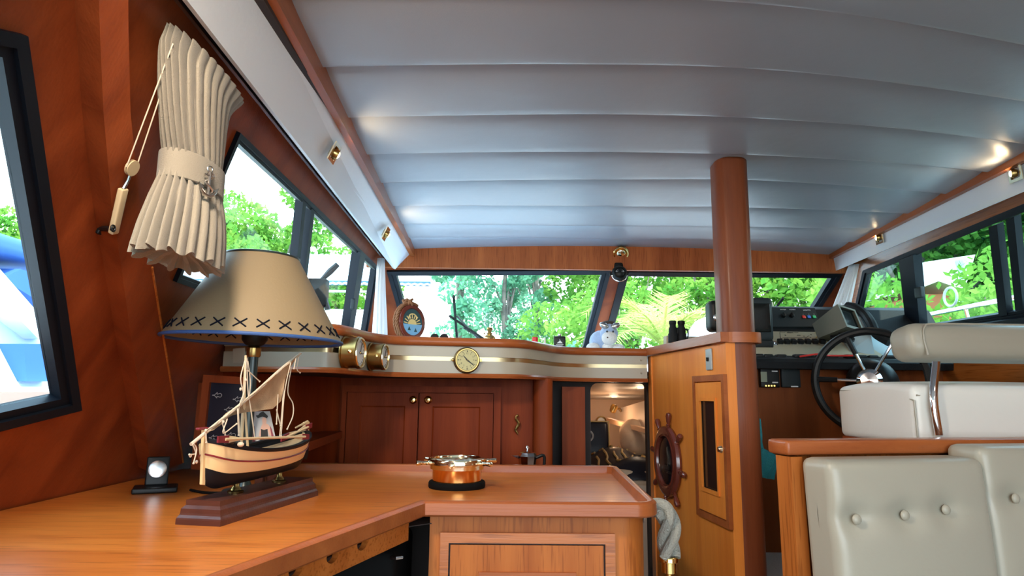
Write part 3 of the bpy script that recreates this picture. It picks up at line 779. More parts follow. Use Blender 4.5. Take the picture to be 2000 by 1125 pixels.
# left unit: slotted board under the slanted edge, with finger holes, and a dark bay
du = (dg-cr1).normalized(); dn = Vector((du.y,-du.x,0)); dn = dn if dn.y > 0 else -dn   # towards the inside
oA = cr1+dn*.022+du*.03
def D3(s,z,off=0): return Vector((oA.x,oA.y,0))+du*s+dn*off+Vector((0,0,z))
hz = ZR-.066
hp = [hit(x,y,(oA.x,oA.y,0),dn) for x,y in ((708,1061),(650,1085),(578,1112))]
holes = []
for h in hp:
    s = (h-Vector((oA.x,oA.y,0))).dot(du); rr_ = .013
    holes.append([(s+1.5*rr_*math.cos(R(t)),h.z+rr_*math.sin(R(t))) for t in range(0,360,24)])
zlo = min(h.z for h in hp)-.034
slot = holed([(0,ZR-.034),(1.6,ZR-.034),(1.6,zlo),(0,zlo)],holes,dn*.012,'slotted_board','org_x',lambda s,z: D3(s,z))
tag(slot,'teak board with three finger holes under the slanted counter edge','panel')
o = MB().prism([D3(0,ZR-.052,.012),D3(1.6,ZR-.052,.012),D3(1.6,zlo,.012),D3(0,zlo,.012)],dn*.01).build('board_backing','dark_gap',smooth=None); o.parent = slot
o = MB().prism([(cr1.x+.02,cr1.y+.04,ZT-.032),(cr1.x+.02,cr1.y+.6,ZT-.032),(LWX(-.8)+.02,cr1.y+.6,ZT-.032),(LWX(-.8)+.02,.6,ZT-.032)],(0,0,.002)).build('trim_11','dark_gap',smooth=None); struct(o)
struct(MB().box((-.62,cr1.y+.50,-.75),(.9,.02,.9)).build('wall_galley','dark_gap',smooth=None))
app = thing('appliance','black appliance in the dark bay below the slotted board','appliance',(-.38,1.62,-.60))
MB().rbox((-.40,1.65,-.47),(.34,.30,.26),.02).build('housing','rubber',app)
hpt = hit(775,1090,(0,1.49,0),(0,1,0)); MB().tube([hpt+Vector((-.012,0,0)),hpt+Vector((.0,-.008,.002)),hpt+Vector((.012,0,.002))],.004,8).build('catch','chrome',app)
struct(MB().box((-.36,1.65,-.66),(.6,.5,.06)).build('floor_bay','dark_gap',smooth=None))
# rear worktop behind the peninsula with the coffee pot
rw = MB().box((-.10,2.56,-.46),(1.0,.30,.04)).build('rear_worktop','dark_wood',smooth=None); tag(rw,'low dark worktop in front of the twin door locker holding the coffee pot','worktop')
o = MB().box((-.10,2.58,-.85),(.98,.26,.74)).build('base_panel','dark_wood',smooth=None); o.parent = rw

# ---------------------------------------------------------------- helm console
YH = 2.72
con = thing('helm_console','helm dashboard with cream switch panel and black vinyl lip','dashboard',(1.5,YH+.3,-.62))
xL,xR = .93, RWX(-.1)-.02
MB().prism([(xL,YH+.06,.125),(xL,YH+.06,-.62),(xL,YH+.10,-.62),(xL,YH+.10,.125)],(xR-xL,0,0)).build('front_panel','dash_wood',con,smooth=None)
MB().m('black_soft').prism([(xL,YH-.01,.118),(xL,YH-.015,.145),(xL,YH+.0,.160),(xL,YH+.12,.18),(xL,YH+.12,.118)],(xR-xL,0,0)).build('lip','black_soft',con,smooth=30)
# cream slope and upper black fascia
pz = [(YH+.12,.18),(YH+.42,.315)]
mb = MB(); prf = [(pz[0][0],pz[0][1],1.0),(pz[1][0],pz[1][1],1.20),(pz[1][0],pz[1][1]-.02,1.20),(pz[0][0],pz[0][1]-.05,1.0)]
mb.add([(x,y,z) for y,z,x in prf]+[(1.66,y,z) for y,z,x in prf],[(3,2,1,0),(4,5,6,7)]+[(i,(i+1)%4,4+(i+1)%4,4+i) for i in range(4)])
mb.build('instrument_panel','panel_cream',con,smooth=None)
MB().prism([(1.66,pz[0][0],pz[0][1]),(1.66,pz[1][0],pz[1][1]),(1.66,pz[1][0],pz[1][1]-.02),(1.66,pz[0][0],pz[0][1]-.05)],(xR-1.66,0,0)).build('plain_panel','panel_grey',con,smooth=None)
XD = lambda y: 1.20+(y-3.14)*.42
mb = MB(); prf = [(3.14,.315),(3.22,.435),(3.27,.455),(3.66,.455),(3.66,.40),(3.2,.30)]
mb.add([(XD(y),y,z) for y,z in prf]+[(xR-.1,y,z) for y,z in prf],[tuple(range(5,-1,-1)),tuple(range(6,12))]+[(i,(i+1)%6,6+(i+1)%6,6+i) for i in range(6)])
mb.build('dash_top','black_soft',con,smooth=30)
nS = Vector((0,-(pz[1][1]-pz[0][1]),(pz[1][0]-pz[0][0]))).normalized(); uS = Vector((0,pz[1][0]-pz[0][0],pz[1][1]-pz[0][1])).normalized()
SP = lambda px,py: hit(px,py,(0,pz[0][0],pz[0][1]),nS)
SF = lambda p: Matrix(((1,uS.x,nS.x,p.x),(0,uS.y,nS.y,p.y),(0,uS.z,nS.z,p.z),(0,0,0,1)))
nU = Vector((0,-.12,.08)).normalized(); uU = Vector((0,.08,.12)).normalized()
UP = lambda px,py: hit(px,py,(0,3.14,.315),nU)
UF = lambda p: Matrix(((1,uU.x,nU.x,p.x),(0,uU.y,nU.y,p.y),(0,uU.z,nU.z,p.z),(0,0,0,1)))
# upper fascia board and its markings
c = [UP(1508,641),UP(1600,641),UP(1590,605),UP(1503,603)]
MB().prism([c[0]+nU*.012,c[1]+nU*.012,c[2]+nU*.012,c[3]+nU*.012],-nU*.015).build('control_board','charcoal',con,smooth=None)
for px,nm in ((1568,'btn_red'),(1578,'btn_blue'),(1588,'btn_green')):
    MB().rbox((0,0,.016),(.017,.017,.006),.003,UF(UP(px,623))).build('push_button',nm,con)
for px in (1528,1544):
    MB().lathe([(.011,.012),(.010,.026),(.007,.028),(0,.028)],18,UF(UP(px,621))).box((0,0,.026),(.004,.024,.01),UF(UP(px,621))).build('rotary_knob','black',con)
mb = MB()
for px,py,t,sz in ((1528,608,'WIPER',.010),(1546,608,'HORN',.010),(1574,609,'LIGHTS',.011),(1567,617,'1',.007),(1578,617,'2',.007),(1588,617,'3',.007)):
    mb.text(t,sz,UF(UP(px,py)+nU*.0125))
mb.build('lettering','ink_white',con,smooth=None)
# boat diagram on the cream panel
mb = MB()
def ink(pts,w=.0012): mb.tube([SP(*p)+nS*.0008 for p in pts],w,5)
ink([(1519,664),(1530,660),(1574,660),(1580,656)]); ink([(1526,645),(1524,649),(1534,649)]); ink([(1519,664),(1521,668)]); ink([(1528,668),(1562,668)])
ink([(1523,650),(1525,664)]); ink([(1545,645),(1541,648)])
for px,py,w,h in ((1541,650,.020,.010),(1547,650,.012,.007),(1555,650,.02,.003),(1534,655,.006,.008),(1560,655,.016,.005),(1570,657,.006,.006),(1584,654,.005,.007),(1583,659,.005,.005),(1538,660,.008,.006)):
    mb.box((0,0,.001),(w,h,.001),SF(SP(px,py)))
mb.build('boat_diagram','ink',con,smooth=None)
mb = MB().m('gold_ink')
for k in range(7):
    a = (1598+3*math.cos(k*1.7)*2, 647+k*2.4); b_ = (a[0]+5*math.cos(k*2.3), a[1]+3*math.sin(k*3.1))
    mb.tube([SP(*a)+nS*.002,SP((a[0]+b_[0])/2,(a[1]+b_[1])/2-2)+nS*.006,SP(*b_)+nS*.002],.0016,5)
mb.build('wire_loops','gold_ink',con)
# row of toggle switches and breakers along the bottom of the panel
sw = None
for i,px in enumerate([1524,1537,1550,1564,1578,1592,1606,1672,1684]):
    p = SP(px,672 if px < 1640 else 667)
    if sw is None:
        sw = MB().m('black').rbox((0,.004,.012),(.024,.026,.020),.004,None).m('silver').lathe([(.012,0),(.012,.003),(0,.003)],16,None).build('switch',None,None,loc=(0,0,0))
        sw.parent = con; base = sw
        q = base
    else: q = base.copy(); COL.objects.link(q); q.parent = con
    q.matrix_local = Matrix.Translation(-Vector(con['wl'])) @ SF(p)
for px in (1478,1490,1502,1512):
    mb = MB(); mb.m('steel' if px != 1508 else 'btn_red'); mb.lathe([(.016,0),(.016,.004),(.011,.006),(.009,.014),(0,.014)],18,SF(SP(px,673))); mb.build('ignition_key',None,con)
# clutter of levers and leads on the lip
rnd = random.Random(3)
for k in range(16):
    x = 1.03+k*.055+rnd.uniform(-.01,.01); y = YH+.06+rnd.uniform(-.02,.03)
    MB().rbox((x,y,.174),(.035+rnd.random()*.02,.03,.018),.006).build('rocker_switch','black',con)
clh = MB().tube(spline([(1.24,YH+.02,.170),(1.31,YH+.0,.180),(1.37,YH+.03,.176),(1.46,YH+.01,.176)]),.004,8).build('red_lead','btn_red',con)
# moulded hood at the starboard end of the dash
hpt = [atY(1655,598,3.2),atY(1672,602,3.15),atY(1690,615,3.1),atY(1702,632,3.0),atY(1712,652,2.95),atY(1738,668,2.9)]
MB().tube(spline(hpt,6),.022,10).build('hood','black_soft',con)
mb = MB(); q_ = [atY(1655,598,3.2),atY(1690,615,3.1),atY(1712,652,2.95),atY(1720,690,2.85),atY(1672,680,2.88),atY(1650,640,3.08)]
mb.prism([p+Vector((-.02,.01,-.01)) for p in q_],(0,.02,-.01)).build('side_plate','panel_grey',con,smooth=None)
# side locker shelf under starboard window
mb = MB().prism([(1.86,1.4,.20),(RWX(.2)-.01,1.4,.20),(RWX(.2)-.01,2.66,.20),(1.86,2.66,.20)],(0,0,-.05)).build('side_deck_shelf','black_soft',smooth=None)
tag(mb,'black vinyl covered shelf under the starboard sliding window','shelf')
o = MB().box((1.88,2.1,-.24),(.03,1.5,.78)).build('shelf_front','org_y',smooth=None); o.parent = mb
for pa_,pb_ in (((1738,672),(1752,668)),):
    pass
bx_ = MB().rbox((1.80,2.76,-.02),(.10,.06,.06),.004).build('box','panel_cream',smooth=None); tag(bx_,'small beige box on the helm side behind the seat backrest','box')
bx_.location.z += .0
sh2 = MB().box((1.80,2.74,-.07),(.30,.12,.03)).build('side_shelf','dark_gap',smooth=None); tag(sh2,'dark recessed shelf right of the steering wheel','shelf')
bc = MB().lathe([(0,0),(.04,0),(.045,.02),(.04,.04),(0,.055)],24,frame((1.93,2.73,-.055),(0,0,1))).build('coiled_cap','black'); tag(bc,'dark rounded cap beside the beige box at the helm','cap')
# monitors
def monitor(name,label,corners_front,depth,Yf,Yb,mt,tilt=0): pass
mo = thing('radar_monitor','tilted warm grey monitor on the right of the dash above the wheel','monitor',(1.55,2.98,.26))
ctr_ = atY(1660,621,2.90)
TM = frame(ctr_,Vector((.30,-.95,.10)),(1,.1,0)) @ Matrix.Rotation(R(0),4,'Z')
# local: x right, y up(ish), z toward viewer
X_ = Vector((.80,.50,-.10)).normalized(); Z_ = Vector((.50,-.80,.38)); Z_ = (Z_-X_*Z_.dot(X_)).normalized(); Y_ = Z_.cross(X_)
TM = Matrix((X_,Y_,Z_)).transposed().to_4x4(); TM.translation = ctr_; TM = TM @ Matrix.Scale(.74,4)
mb = MB(); L_ = .20
fr_ = [(-.075,-.062,0),(.078,-.062,0),(.078,.062,0),(-.075,.062,0)]; sk = [(-.092+.0,-.080,-.0),(.095,-.080,0),(.095,.074,0),(-.092,.074,0)]
bk = [(-.07,-.055,-L_),(.06,-.055,-L_),(.06,.045,-L_),(-.07,.045,-L_)]
vs = sk+bk; mb.add(vs,[(0,1,5,4),(1,2,6,5),(2,3,7,6),(3,0,4,7),(4,5,6,7)],TM); mb.ring([(x,y,.0) for x,y,z in sk],[(x,y,.0) for x,y,z in fr_],(0,0,.006),TM)
mb.add([(x,y,-.012) for x,y,z in fr_],[(0,1,2,3)],TM)
mb.build('casing','monitor_grey',mo,smooth=None)
MB().add([(x*.98,y*.98,-.010) for x,y,z in fr_],[(0,1,2,3)],TM).build('screen','screen',mo,smooth=None,fix=False)
mb = MB(); a_ = TM@Vector((-.02,-.08,-.06)); mb.tube([a_,Vector((a_.x,a_.y+.01,.27))],.022,16); mb.lathe([(.05,0),(.05,.01),(0,.012)],24,SF(Vector((a_.x,a_.y+.02,SP(1650,660).z*.0+.262)))); mb.build('stand','black',mo)
m2_ = thing('chartplotter','black boxy monitor half hidden behind the pillar','monitor',(1.17,3.0,.26))
mb = MB(); a0 = atY(1464,582,2.95); a1 = atY(1518,666,2.92)
cx,cz = (a0.x+a1.x)/2,(a0.z+a1.z)/2
mb.rbox((cx-.02,3.02,cz),(a1.x-a0.x+.02,.20,a0.z-a1.z),.018); mb.build('casing','charcoal',m2_)
MB().rbox((cx-.03,2.915,cz+.005),(.11,.012,.13),.004).build('screen','screen',m2_)
MB().rbox((cx-.01,2.99,a1.z-.012),(.10,.12,.035),.006).build('base','black',m2_)
# stereo
st = thing('radio','black radio unit with small display on the helm front panel','radio',(1.17,YH+.05,-.02))
a0,a1 = atY(1482,716,YH+.05),atY(1521,757,YH+.05)
MB().rbox(((a0.x+a1.x)/2,YH+.05,(a0.z+a1.z)/2),(a1.x-a0.x,.03,a0.z-a1.z),.004).build('housing','black',st)
a2,a3 = atY(1486,726,YH+.03),atY(1499,746,YH+.03); MB().box(((a2.x+a3.x)/2,YH+.034,(a2.z+a3.z)/2),(a3.x-a2.x,.004,a2.z-a3.z)).build('display','lcd',st,smooth=None)
for k in range(4):
    p = atY(1496+k*5.5,753.5,YH+.033); MB().lathe([(0,.003),(.003,.002),(.003,0)],8,frame(p,(0,-1,0))).build('indicator','led',st)
mb = MB()
for px,py,s_ in ((1513,725,.010),(1514,747,.010)): mb.box((0,0,0),(.024,.005,.001),frame(atY(px,py,YH+.034),(0,-1,0),(1,0,0)))
mb.build('lettering','ink_white',st,smooth=None)
a0,a1 = atY(1522,714,YH+.055),atY(1563,757,YH+.055)
gp = MB().rbox(((a0.x+a1.x)/2+.0,YH+.052,(a0.z+a1.z)/2),(a1.x-a0.x-.004,.02,a0.z-a1.z),.004).build('blank_plate','charcoal'); tag(gp,'plain charcoal plate right of the helm radio','plate')
q = MB().box((0,0,0),(.03,.005,.001),frame(atY(1552,755,YH+.04),(0,-1,0),(1,0,0))).build('lettering','ink_white',smooth=None); q.parent = gp

# steering wheel
hub = atY(1699,744,2.56)
whl = thing('steering_wheel','black rimmed steering wheel with four chrome spokes at the helm','steering wheel',tuple(hub))
ax = Vector((-.56,-.82,.10)).normalized()
RWd = .197
TW_ = frame(hub,ax,(0,0,1))
mb = MB(); mb.tube([ (RWd*math.cos(a),RWd*math.sin(a),0) for a in [2*math.pi*k/56 for k in range(56)]],.0155,10,closed=True,T=TW_); mb.build('rim','black',whl)
for dpx in ((1744,668),(1651,653),(1607,741),(1790,758)):
    # spoke direction: point on rim nearest the picture direction
    e = hit(dpx[0],dpx[1],hub,ax); d = (e-hub).normalized(); r0,r1,r2_ = .02,.12,RWd
    if dpx[0] == 1744: r1 = .19
    s1_ = MB().tube([hub+d*r0-ax*.0,hub+d*r1],.006,8).build('spoke','chrome',whl)
    g2 = MB().tube([hub+d*(r1-.006),hub+d*r2_],[.010,.012],8).build('grip','black',whl); g2.parent = s1_
MB().lathe([(.0,.028),(.030,.026),(.046,.012),(.046,-.012),(.03,-.02)],32,TW_).build('hub','chrome',whl)
MB().lathe([(.05,-.015),(.075,-.03),(.095,-.07),(.095,-.15),(.09,-.21)],32,TW_).build('cowl','black',whl)
sp_ = hub-ax*.2
print('hub',hub,'cowl end',sp_)
# teal cloth and hook by the helm
tc_ = TP(1470,800)
cl_ = MB(); cp = [atY(1480,870,2.42),atY(1524,893,2.46),atY(1512,937,2.44),atY(1472,930,2.42)]
rows = []
for i in range(7):
    t = i/6; a = cp[0].lerp(cp[3],t); b = cp[1].lerp(cp[2],t)
    rows.append([a.lerp(b,s/8)+Vector((0,.008*math.sin(s*1.7+i*.4),0)) for s in range(9)])
cl_.surf(rows,thick=(0,.004,0)); tcl = cl_.build('teal_cloth','teal_cloth'); tag(tcl,'teal cloth hanging on the helm side behind the pillar','cloth')
# strap of it, up to a hook
q = MB().surf([[atY(1478,815,2.42),atY(1486,818,2.42)],[atY(1481,845,2.42),atY(1489,850,2.42)],[atY(1483,862,2.42),atY(1489,864,2.42)],[atY(1482,875,2.425),atY(1492,876,2.425)]],thick=(0,.004,0)).build('strap','teal_cloth',smooth=60); q.parent = tcl
# helm step box on which the cloth hangs
hb = MB().box((1.06,2.50,-.36),(.30,.06,.5)).build('trim_12','dark_gap',smooth=None); bpy.data.objects.remove(hb)

# ---------------------------------------------------------------- helm seat
hs = thing('helm_bench','cream vinyl double helm seat with padded backrest on chrome brackets','seat',(1.75,2.2,-.62))
def xf(o,yaw): return Matrix.Translation(o) @ Matrix.Rotation(yaw,4,'Z')
sl = atY(1650,800,2.15)
p_tl = atY(1782,860,1.86)
SZ = (.66,.40,.165)
yaw = R(2)
T_ = xf((p_tl.x+.33,p_tl.y+.20,-.045),yaw)
def puff(p):
    z = p.z + (.018*(1-(p.x/.6)**2)*(1-(p.y/.2)**2) if p.z > 0 else 0)
    return (p.x,p.y,z)
MB().rbox((0,0,0),SZ,.022,T_,n=5,k=4,fn=puff).build('seat_cushion','white_vinyl',hs,smooth=60)
MB().tube([T_@Vector(v) for v in ((-.326,-.197,-.07),(-.327,-.197,.04),(-.327,-.10,.068),(-.327,.18,.070))],.003,6).build('corner_piping','cream',hs)
MB().tube([T_@Vector(v) for v in ((-.32,-.197,.055),(.32,-.197,.055))],.003,6).build('piping','cream',hs)
# wooden seat box under the cushion
MB().box((0,.02,-.33),(.64,.36,.50),T_).build('seat_box','red_z',hs,smooth=None)
bl = atY(1774,682,1.97)
TB = xf((bl.x+.30,bl.y+.06,.171),yaw) @ Matrix.Rotation(R(-8),4,'X')
MB().rbox((0,0,0),(.60,.13,.112),.040,TB,n=5,k=4).build('backrest','cream',hs,smooth=60)
pr = spline([(-.258,-.066,-.050),(-.262,-.067,.0),(-.252,-.066,.036),(-.215,-.066,.046),(0,-.066,.047),(.28,-.066,.047)],5)
MB().tube([TB@p for p in pr],.003,6).build('back_piping','cream',hs)
b0 = atY(1829,706,1.87); b1 = atY(1824,775,1.835); b2 = atY(1834,850,1.835)
mb = MB(); P_ = spline([b0,b1,b2],10)
rows = [[p+Vector((.012*math.cos(R(a)),.007*math.sin(R(a)),0)) for a in range(0,360,30)] for p in P_]
mb.surf(rows,close=True); mb.build('bracket','chrome',hs,smooth=60)

# ---------------------------------------------------------------- settee
yawS = R(13)
sA = atY(1536,875,1.52)
se = thing('settee','cream button tufted settee with teak rail in front of the helm seat','settee',(sA.x+.5,sA.y,-1.0))
TS = xf((sA.x,sA.y,sA.z),yawS)
# rail
def railfn(p): return (p.x,p.y,p.z)
MB().rbox((.575,.035,.0),(1.15,.075,.034),.008,TS,n=1,k=2).build('top_rail','rim',se,smooth=40)
MB().prism([(.010,.0,-.02),(.040,.0,-.02),(.052,.0,-.75),(.016,.0,-.75)],(0,.055,0),TS).build('end_post','org_z',se,smooth=None)
MB().box((.58,.05,-.40),(1.10,.015,.76),TS).build('back_board','org_z',se,smooth=None)
MB().box((.07,-.20,-.52),(.05,.42,.04),TS).build('arm_ledge','org_y',se,smooth=None)
def cush(x0,x1,zt,zb,buttons,T,lean=.05):
    w = x1-x0; h = zt-zb; cx = (x0+x1)/2; cz = (zt+zb)/2
    def fn(p):
        x,y,z = p
        f = (1-(2*x/w)**2)*(1-(2*z/h)**2)
        if y < 0:
            y -= .014*max(f,0)**.6
            for bx_,bz_ in buttons:
                d2 = ((x-bx_)**2+((z-bz_)*1.15)**2)
                y += .012*math.exp(-d2/.0012)+.004*math.exp(-((z-bz_)**2)/.0004)*math.exp(-((x-bx_)**2)/.012)
        y -= lean*(h/2-z)
        return (x,y,z)
    mb = MB(); mb.rbox((0,0,0),(w,.10,h),.020,T@Matrix.Translation((cx,-.055,cz)),n=34,k=3,fn=fn)
    return mb,cx,cz,h
nCu = TS.to_3x3()@Vector((0,-1,.05)); TSi = TS.inverted()
def bl_(px,py,x0,x1,zt,zb):
    l = TSi@hit(px,py,TS@Vector((0,-.115,(zt+zb)/2)),nCu); return (l.x-(x0+x1)/2,l.z-(zt+zb)/2)
X01 = (.026,.436); X12 = (.430,1.05); Z1 = (-.018,-.405); Z2 = (.008,-.375)
L1 = [bl_(px,py,*X01,*Z1) for px,py in ((1671,1014),(1765,1006),(1845,995))]
print('settee local',TSi@hit(1895,865,TS@Vector((0,-.105,0)),TS.to_3x3()@Vector((0,-1,0))),TSi@hit(1570,890,TS@Vector((0,-.105,0)),TS.to_3x3()@Vector((0,-1,0))),L1)
mb,cx,cz,h = cush(*X01,*Z1,L1,TS); bc1 = mb.build('back_cushion','cream',se,smooth=60)
def btn(T,cx,cz,h,bs,par):
    for bx_,bz_ in bs:
        o = T@Vector((cx+bx_,-.055-.05-.004-.05*(h/2-bz_),cz+bz_)); q = MB().ball((0,0,0),(.011,.011,.006),14,8,frame(o,T.to_3x3()@Vector((0,-1,.1)))).build('button','cream',se); q.parent = par
btn(TS,cx,cz,h,L1,bc1)
b0_ = bl_(1981,973,*X12,*Z2); L2 = [b0_,(b0_[0]+.15,b0_[1]),(b0_[0]+.30,b0_[1])]
mb,cx,cz,h = cush(*X12,*Z2,L2,TS); bc2 = mb.build('back_cushion','cream',se,smooth=60); btn(TS,cx,cz,h,L2,bc2)
MB().rbox((.58,-.33,-.445),(1.08,.46,.13),.03,TS,n=6,k=3).build('seat_cushion','cream',se,smooth=60)
MB().box((.58,-.28,-.66),(1.05,.45,.26),TS).build('plinth','org_z',se,smooth=None)

# ================================================================ LOOSE THINGS
# ---------------------------------------------------------------- table lamp
lp = atZ(501,955,ZT); LX,LY = lp.x,1.74; LX = (501-985)/1280*LY-.0
lamp = thing('table_lamp','table lamp with cream cross stitched cone shade and navy trim','lamp',(LX,LY,ZT))
BP = Matrix.Translation((LX,LY,ZT))
MB().lathe([(.055,0),(.058,.006),(.05,.016),(.02,.022),(.012,.04),(.010,.05)],36,BP).build('base','pole',lamp)
zb_ = atY(500,664,LY).z; zt_ = atY(505,503,LY).z; rb_,rt_ = .223,.095
MB().tube([(LX,LY,ZT+.04),(LX,LY,zb_+.02)],.0125,16).build('pole','pole',lamp)
MB().lathe([(.016,zb_-.045),(.018,zb_-.04),(.018,zb_-.022),(.015,zb_-.018)],24,Matrix.Translation((LX,LY,0))).build('brass_ring','brass_dark',lamp)
MB().lathe([(.012,zb_-.018),(.024,zb_-.012),(.033,zb_+.0),(.034,zb_+.03),(.02,zb_+.05),(0,zb_+.052)],24,Matrix.Translation((LX,LY,0))).build('socket','black',lamp)
N_ = 96
tilt = Matrix.Translation((LX,LY,zb_)) @ Matrix.Rotation(R(1.0),4,'Y')
hgt = zt_-zb_
sh = MB().lathe([(rb_,0),(rt_,hgt),(rt_-.0015,hgt),(rb_-.0015,0)],N_,tilt,cap=False).build('shade','shade',lamp,smooth=50)
q = MB().tube([(rb_*math.cos(2*math.pi*k/N_),rb_*math.sin(2*math.pi*k/N_),0) for k in range(N_)],.0045,8,closed=True,T=tilt).build('shade_piping','navy',lamp); q.parent = sh
q = MB().tube([(rt_*math.cos(2*math.pi*k/N_),rt_*math.sin(2*math.pi*k/N_),hgt) for k in range(N_)],.0035,8,closed=True,T=tilt).build('top_piping','pole',lamp); q.parent = sh
mb = MB(); nX = 26; rr_ = lambda z: rb_+(rt_-rb_)*z/hgt
for k in range(nX):
    a = 2*math.pi*(k+.3)/nX; da = .068
    for (z0_,z1_) in ((.016,.036),(.036,.016)):
        for off in (.002,-.003):
            mb.tube([((rr_(z0_+(z1_-z0_)*t)+off)*math.cos(a-da+2*da*t),(rr_(z0_+(z1_-z0_)*t)+off)*math.sin(a-da+2*da*t),z0_+(z1_-z0_)*t) for t in (0,.33,.67,1)],.0018,5,T=tilt)
q = mb.build('cross_stitching','stitch',lamp); q.parent = sh
for k in range(3):
    a = k*2.094+.5; q = MB().tube([(0,0,hgt-.0),((rt_-.002)*math.cos(a),(rt_-.002)*math.sin(a),hgt-.0)],.0015,6,T=tilt).build('spider','brass_dark',lamp)
mb = MB(); mb.lathe([(.012,zb_+.04),(.02,zb_+.07),(.03,zb_+.10),(.022,zb_+.13),(0,zb_+.142)],20,Matrix.Translation((LX,LY,0))); mb.build('bulb','paper',lamp)
p0_ = atY(468,944,LY-.05)
cd_ = MB().tube(spline([atZ(372,957,ZT+.004),atZ(400,962,ZT+.004),atZ(440,962,ZT+.004),atZ(470,955,ZT+.004),Vector((LX-.03,LY-.03,ZT+.006))],6),.0035,8).build('cord','rubber',lamp)

# ---------------------------------------------------------------- model boat on its stand
A_ = atZ(430,1029,ZT); B_ = atZ(621,968,ZT)
bd_ = (B_-A_); bd_.z = 0; blen = bd_.length; bu = bd_.normalized(); bn = Vector((-bu.y,bu.x,0)); bw = .098
bo = A_+bu*(blen/2)+bn*(bw/2)
ship = thing('model_boat','wooden model fishing boat with tan lateen sail on a dark stepped stand','model boat',(bo.x,bo.y,ZT))
TBm = Matrix((bu,bn,Vector((0,0,1)))).transposed().to_4x4(); TBm.translation = Vector((bo.x,bo.y,ZT))
hl,hw = blen/2,bw/2
pf = [(1,0,0),(1,0,.010),(.992,.0,.013),(.965,0,.018),(.955,0,.022),(.95,0,.030),(.90,0,.036),(.90,0,.046)]
rows = []
for f,_,z in pf:
    d = (1-f)*hl*.55; rows.append([(-hl+d,-hw+d,z),(hl-d,-hw+d,z),(hl-d,hw-d,z),(-hl+d,hw-d,z)])
mb = MB(); mb.surf(rows,close=True,T=TBm); mb.add(rows[-1],[(0,1,2,3)],TBm); mb.add(rows[0],[(3,2,1,0)],TBm)
mb.build('stand','dark_wood',ship,smooth=None)
zh = .060
for lx in (-.085,.095):
    MB().lathe([(.016,.046),(.017,.050),(.012,.052),(.010,.056),(.007,.060),(.0065,zh+.012)],20,TBm@Matrix.Translation((lx,0,0))).build('brass_pedestal','brass_dark',ship)
HL = .205     # half length of the hull
def hs_(u):    # section half width, keel z, gunwale z at u in [-1,1] (bow = -1)
    w = .066*(1-abs(u)**2.6)**.62 if abs(u)<1 else 0
    keel = zh+.006+.018*max(0,(abs(u)-.72)/.28)**2+.004*u
    gun = zh+.074+.022*u*u+(.010*abs(u)**4 if u < 0 else .006*abs(u)**4)
    return w,keel,gun
NU,NV = 40,14
def hullpt(u,v,side,inn=0):
    w,k,g = hs_(u); w = max(w-inn,0); k = k+inn
    z = k+(g-k)*v; y = w*(v**.42 if v>0 else 0)*(1-.06*(1-v))
    x = u*HL*(1+ .03*(v-.5)); return Vector((x,side*y,z))
def hullband(v0,v1,nv,inn=0,sgn=(1,-1)):
    mb = MB()
    for s_ in sgn:
        mb.surf([[hullpt(-1+2*i/NU,v0+(v1-v0)*j/nv,s_,inn) for i in range(NU+1)] for j in range(nv+1)],T=TBm)
    return mb
# water line rises with the bands: black bottom, cream topsides, maroon stripe, black gunwale
hu = hullband(0,.36,8).build('hull_bottom','hull_black',ship,smooth=60)
hb_ = MB()
hull = hullband(.36,.93,8).build('topsides','hull_cream',ship,smooth=60)
mb = MB()
for s_ in (1,-1): mb.tube([hullpt(-1+2*i/NU,.66,s_)+Vector((0,s_*.0012,0)) for i in range(NU+1)],.0020,6,T=TBm)
q = mb.build('maroon_stripe','hull_red',ship); q.parent = hull
mb = MB()
for s_ in (1,-1):
    rows = []
    for i in range(NU+1):
        p = hullpt(-1+2*i/NU,.93,s_); g = hullpt(-1+2*i/NU,1.0,s_); rows.append([p+Vector((0,s_*.002,0)),g+Vector((0,s_*.003,0)),g+Vector((0,s_*.003,.003)),g+Vector((0,-s_*.010,.003)),g+Vector((0,-s_*.010,-.002))])
    mb.surf(rows,T=TBm)
q = mb.build('gunwale','hull_black',ship,smooth=50)
hullband(.3,1.0,6,.006).build('inner_hull','hull_black',ship,smooth=60)
rows = [[hullpt(-.93+1.86*i/20,.80,s_,.006) for i in range(21)] for s_ in (1,-1)]
MB().surf(rows,T=TBm).build('deck','oar',ship,smooth=None)
# stem, stern post, rudder
e0 = hullpt(-1,0,1); e1 = hullpt(-1,1,1)
MB().prism([e0+Vector((-.004,-.003,-.002)),e0+Vector((.005,-.003,-.004)),e1+Vector((.002,-.003,.018)),e1+Vector((-.007,-.003,.020))],(0,.006,0),TBm).build('stem_post','hull_cream',ship,smooth=None)
MB().rbox((e1.x-.008,0,e1.z+.021),(.032,.009,.005),.002,TBm@Matrix.Rotation(0,4,'Y')).build('stem_head','hull_red',ship)
f0 = hullpt(1,0,1); f1 = hullpt(1,1,1)
rd = MB().prism([f0+Vector((.0,-.004,.02)),f0+Vector((.022,-.004,.014)),f0+Vector((.024,-.004,.045)),f1+Vector((.018,-.004,.022)),f1+Vector((-.003,-.004,.022))],(0,.008,0),TBm).build('rudder','hull_cream',ship,smooth=None)
q = MB().prism([f0+Vector((.0,-.005,.008)),f0+Vector((.018,-.005,.0)),f0+Vector((.026,-.005,.014)),f0+Vector((.0245,-.005,.046)),f0+Vector((.0,-.005,.042))],(0,.010,0),TBm).build('rudder_blade','hull_black',ship,smooth=None); q.parent = rd
MB().tube([(f1.x+.014,0,f1.z+.022),(f1.x-.055,-.004,f1.z+.010)],[.004,.002],8,T=TBm).build('tiller','oar',ship)
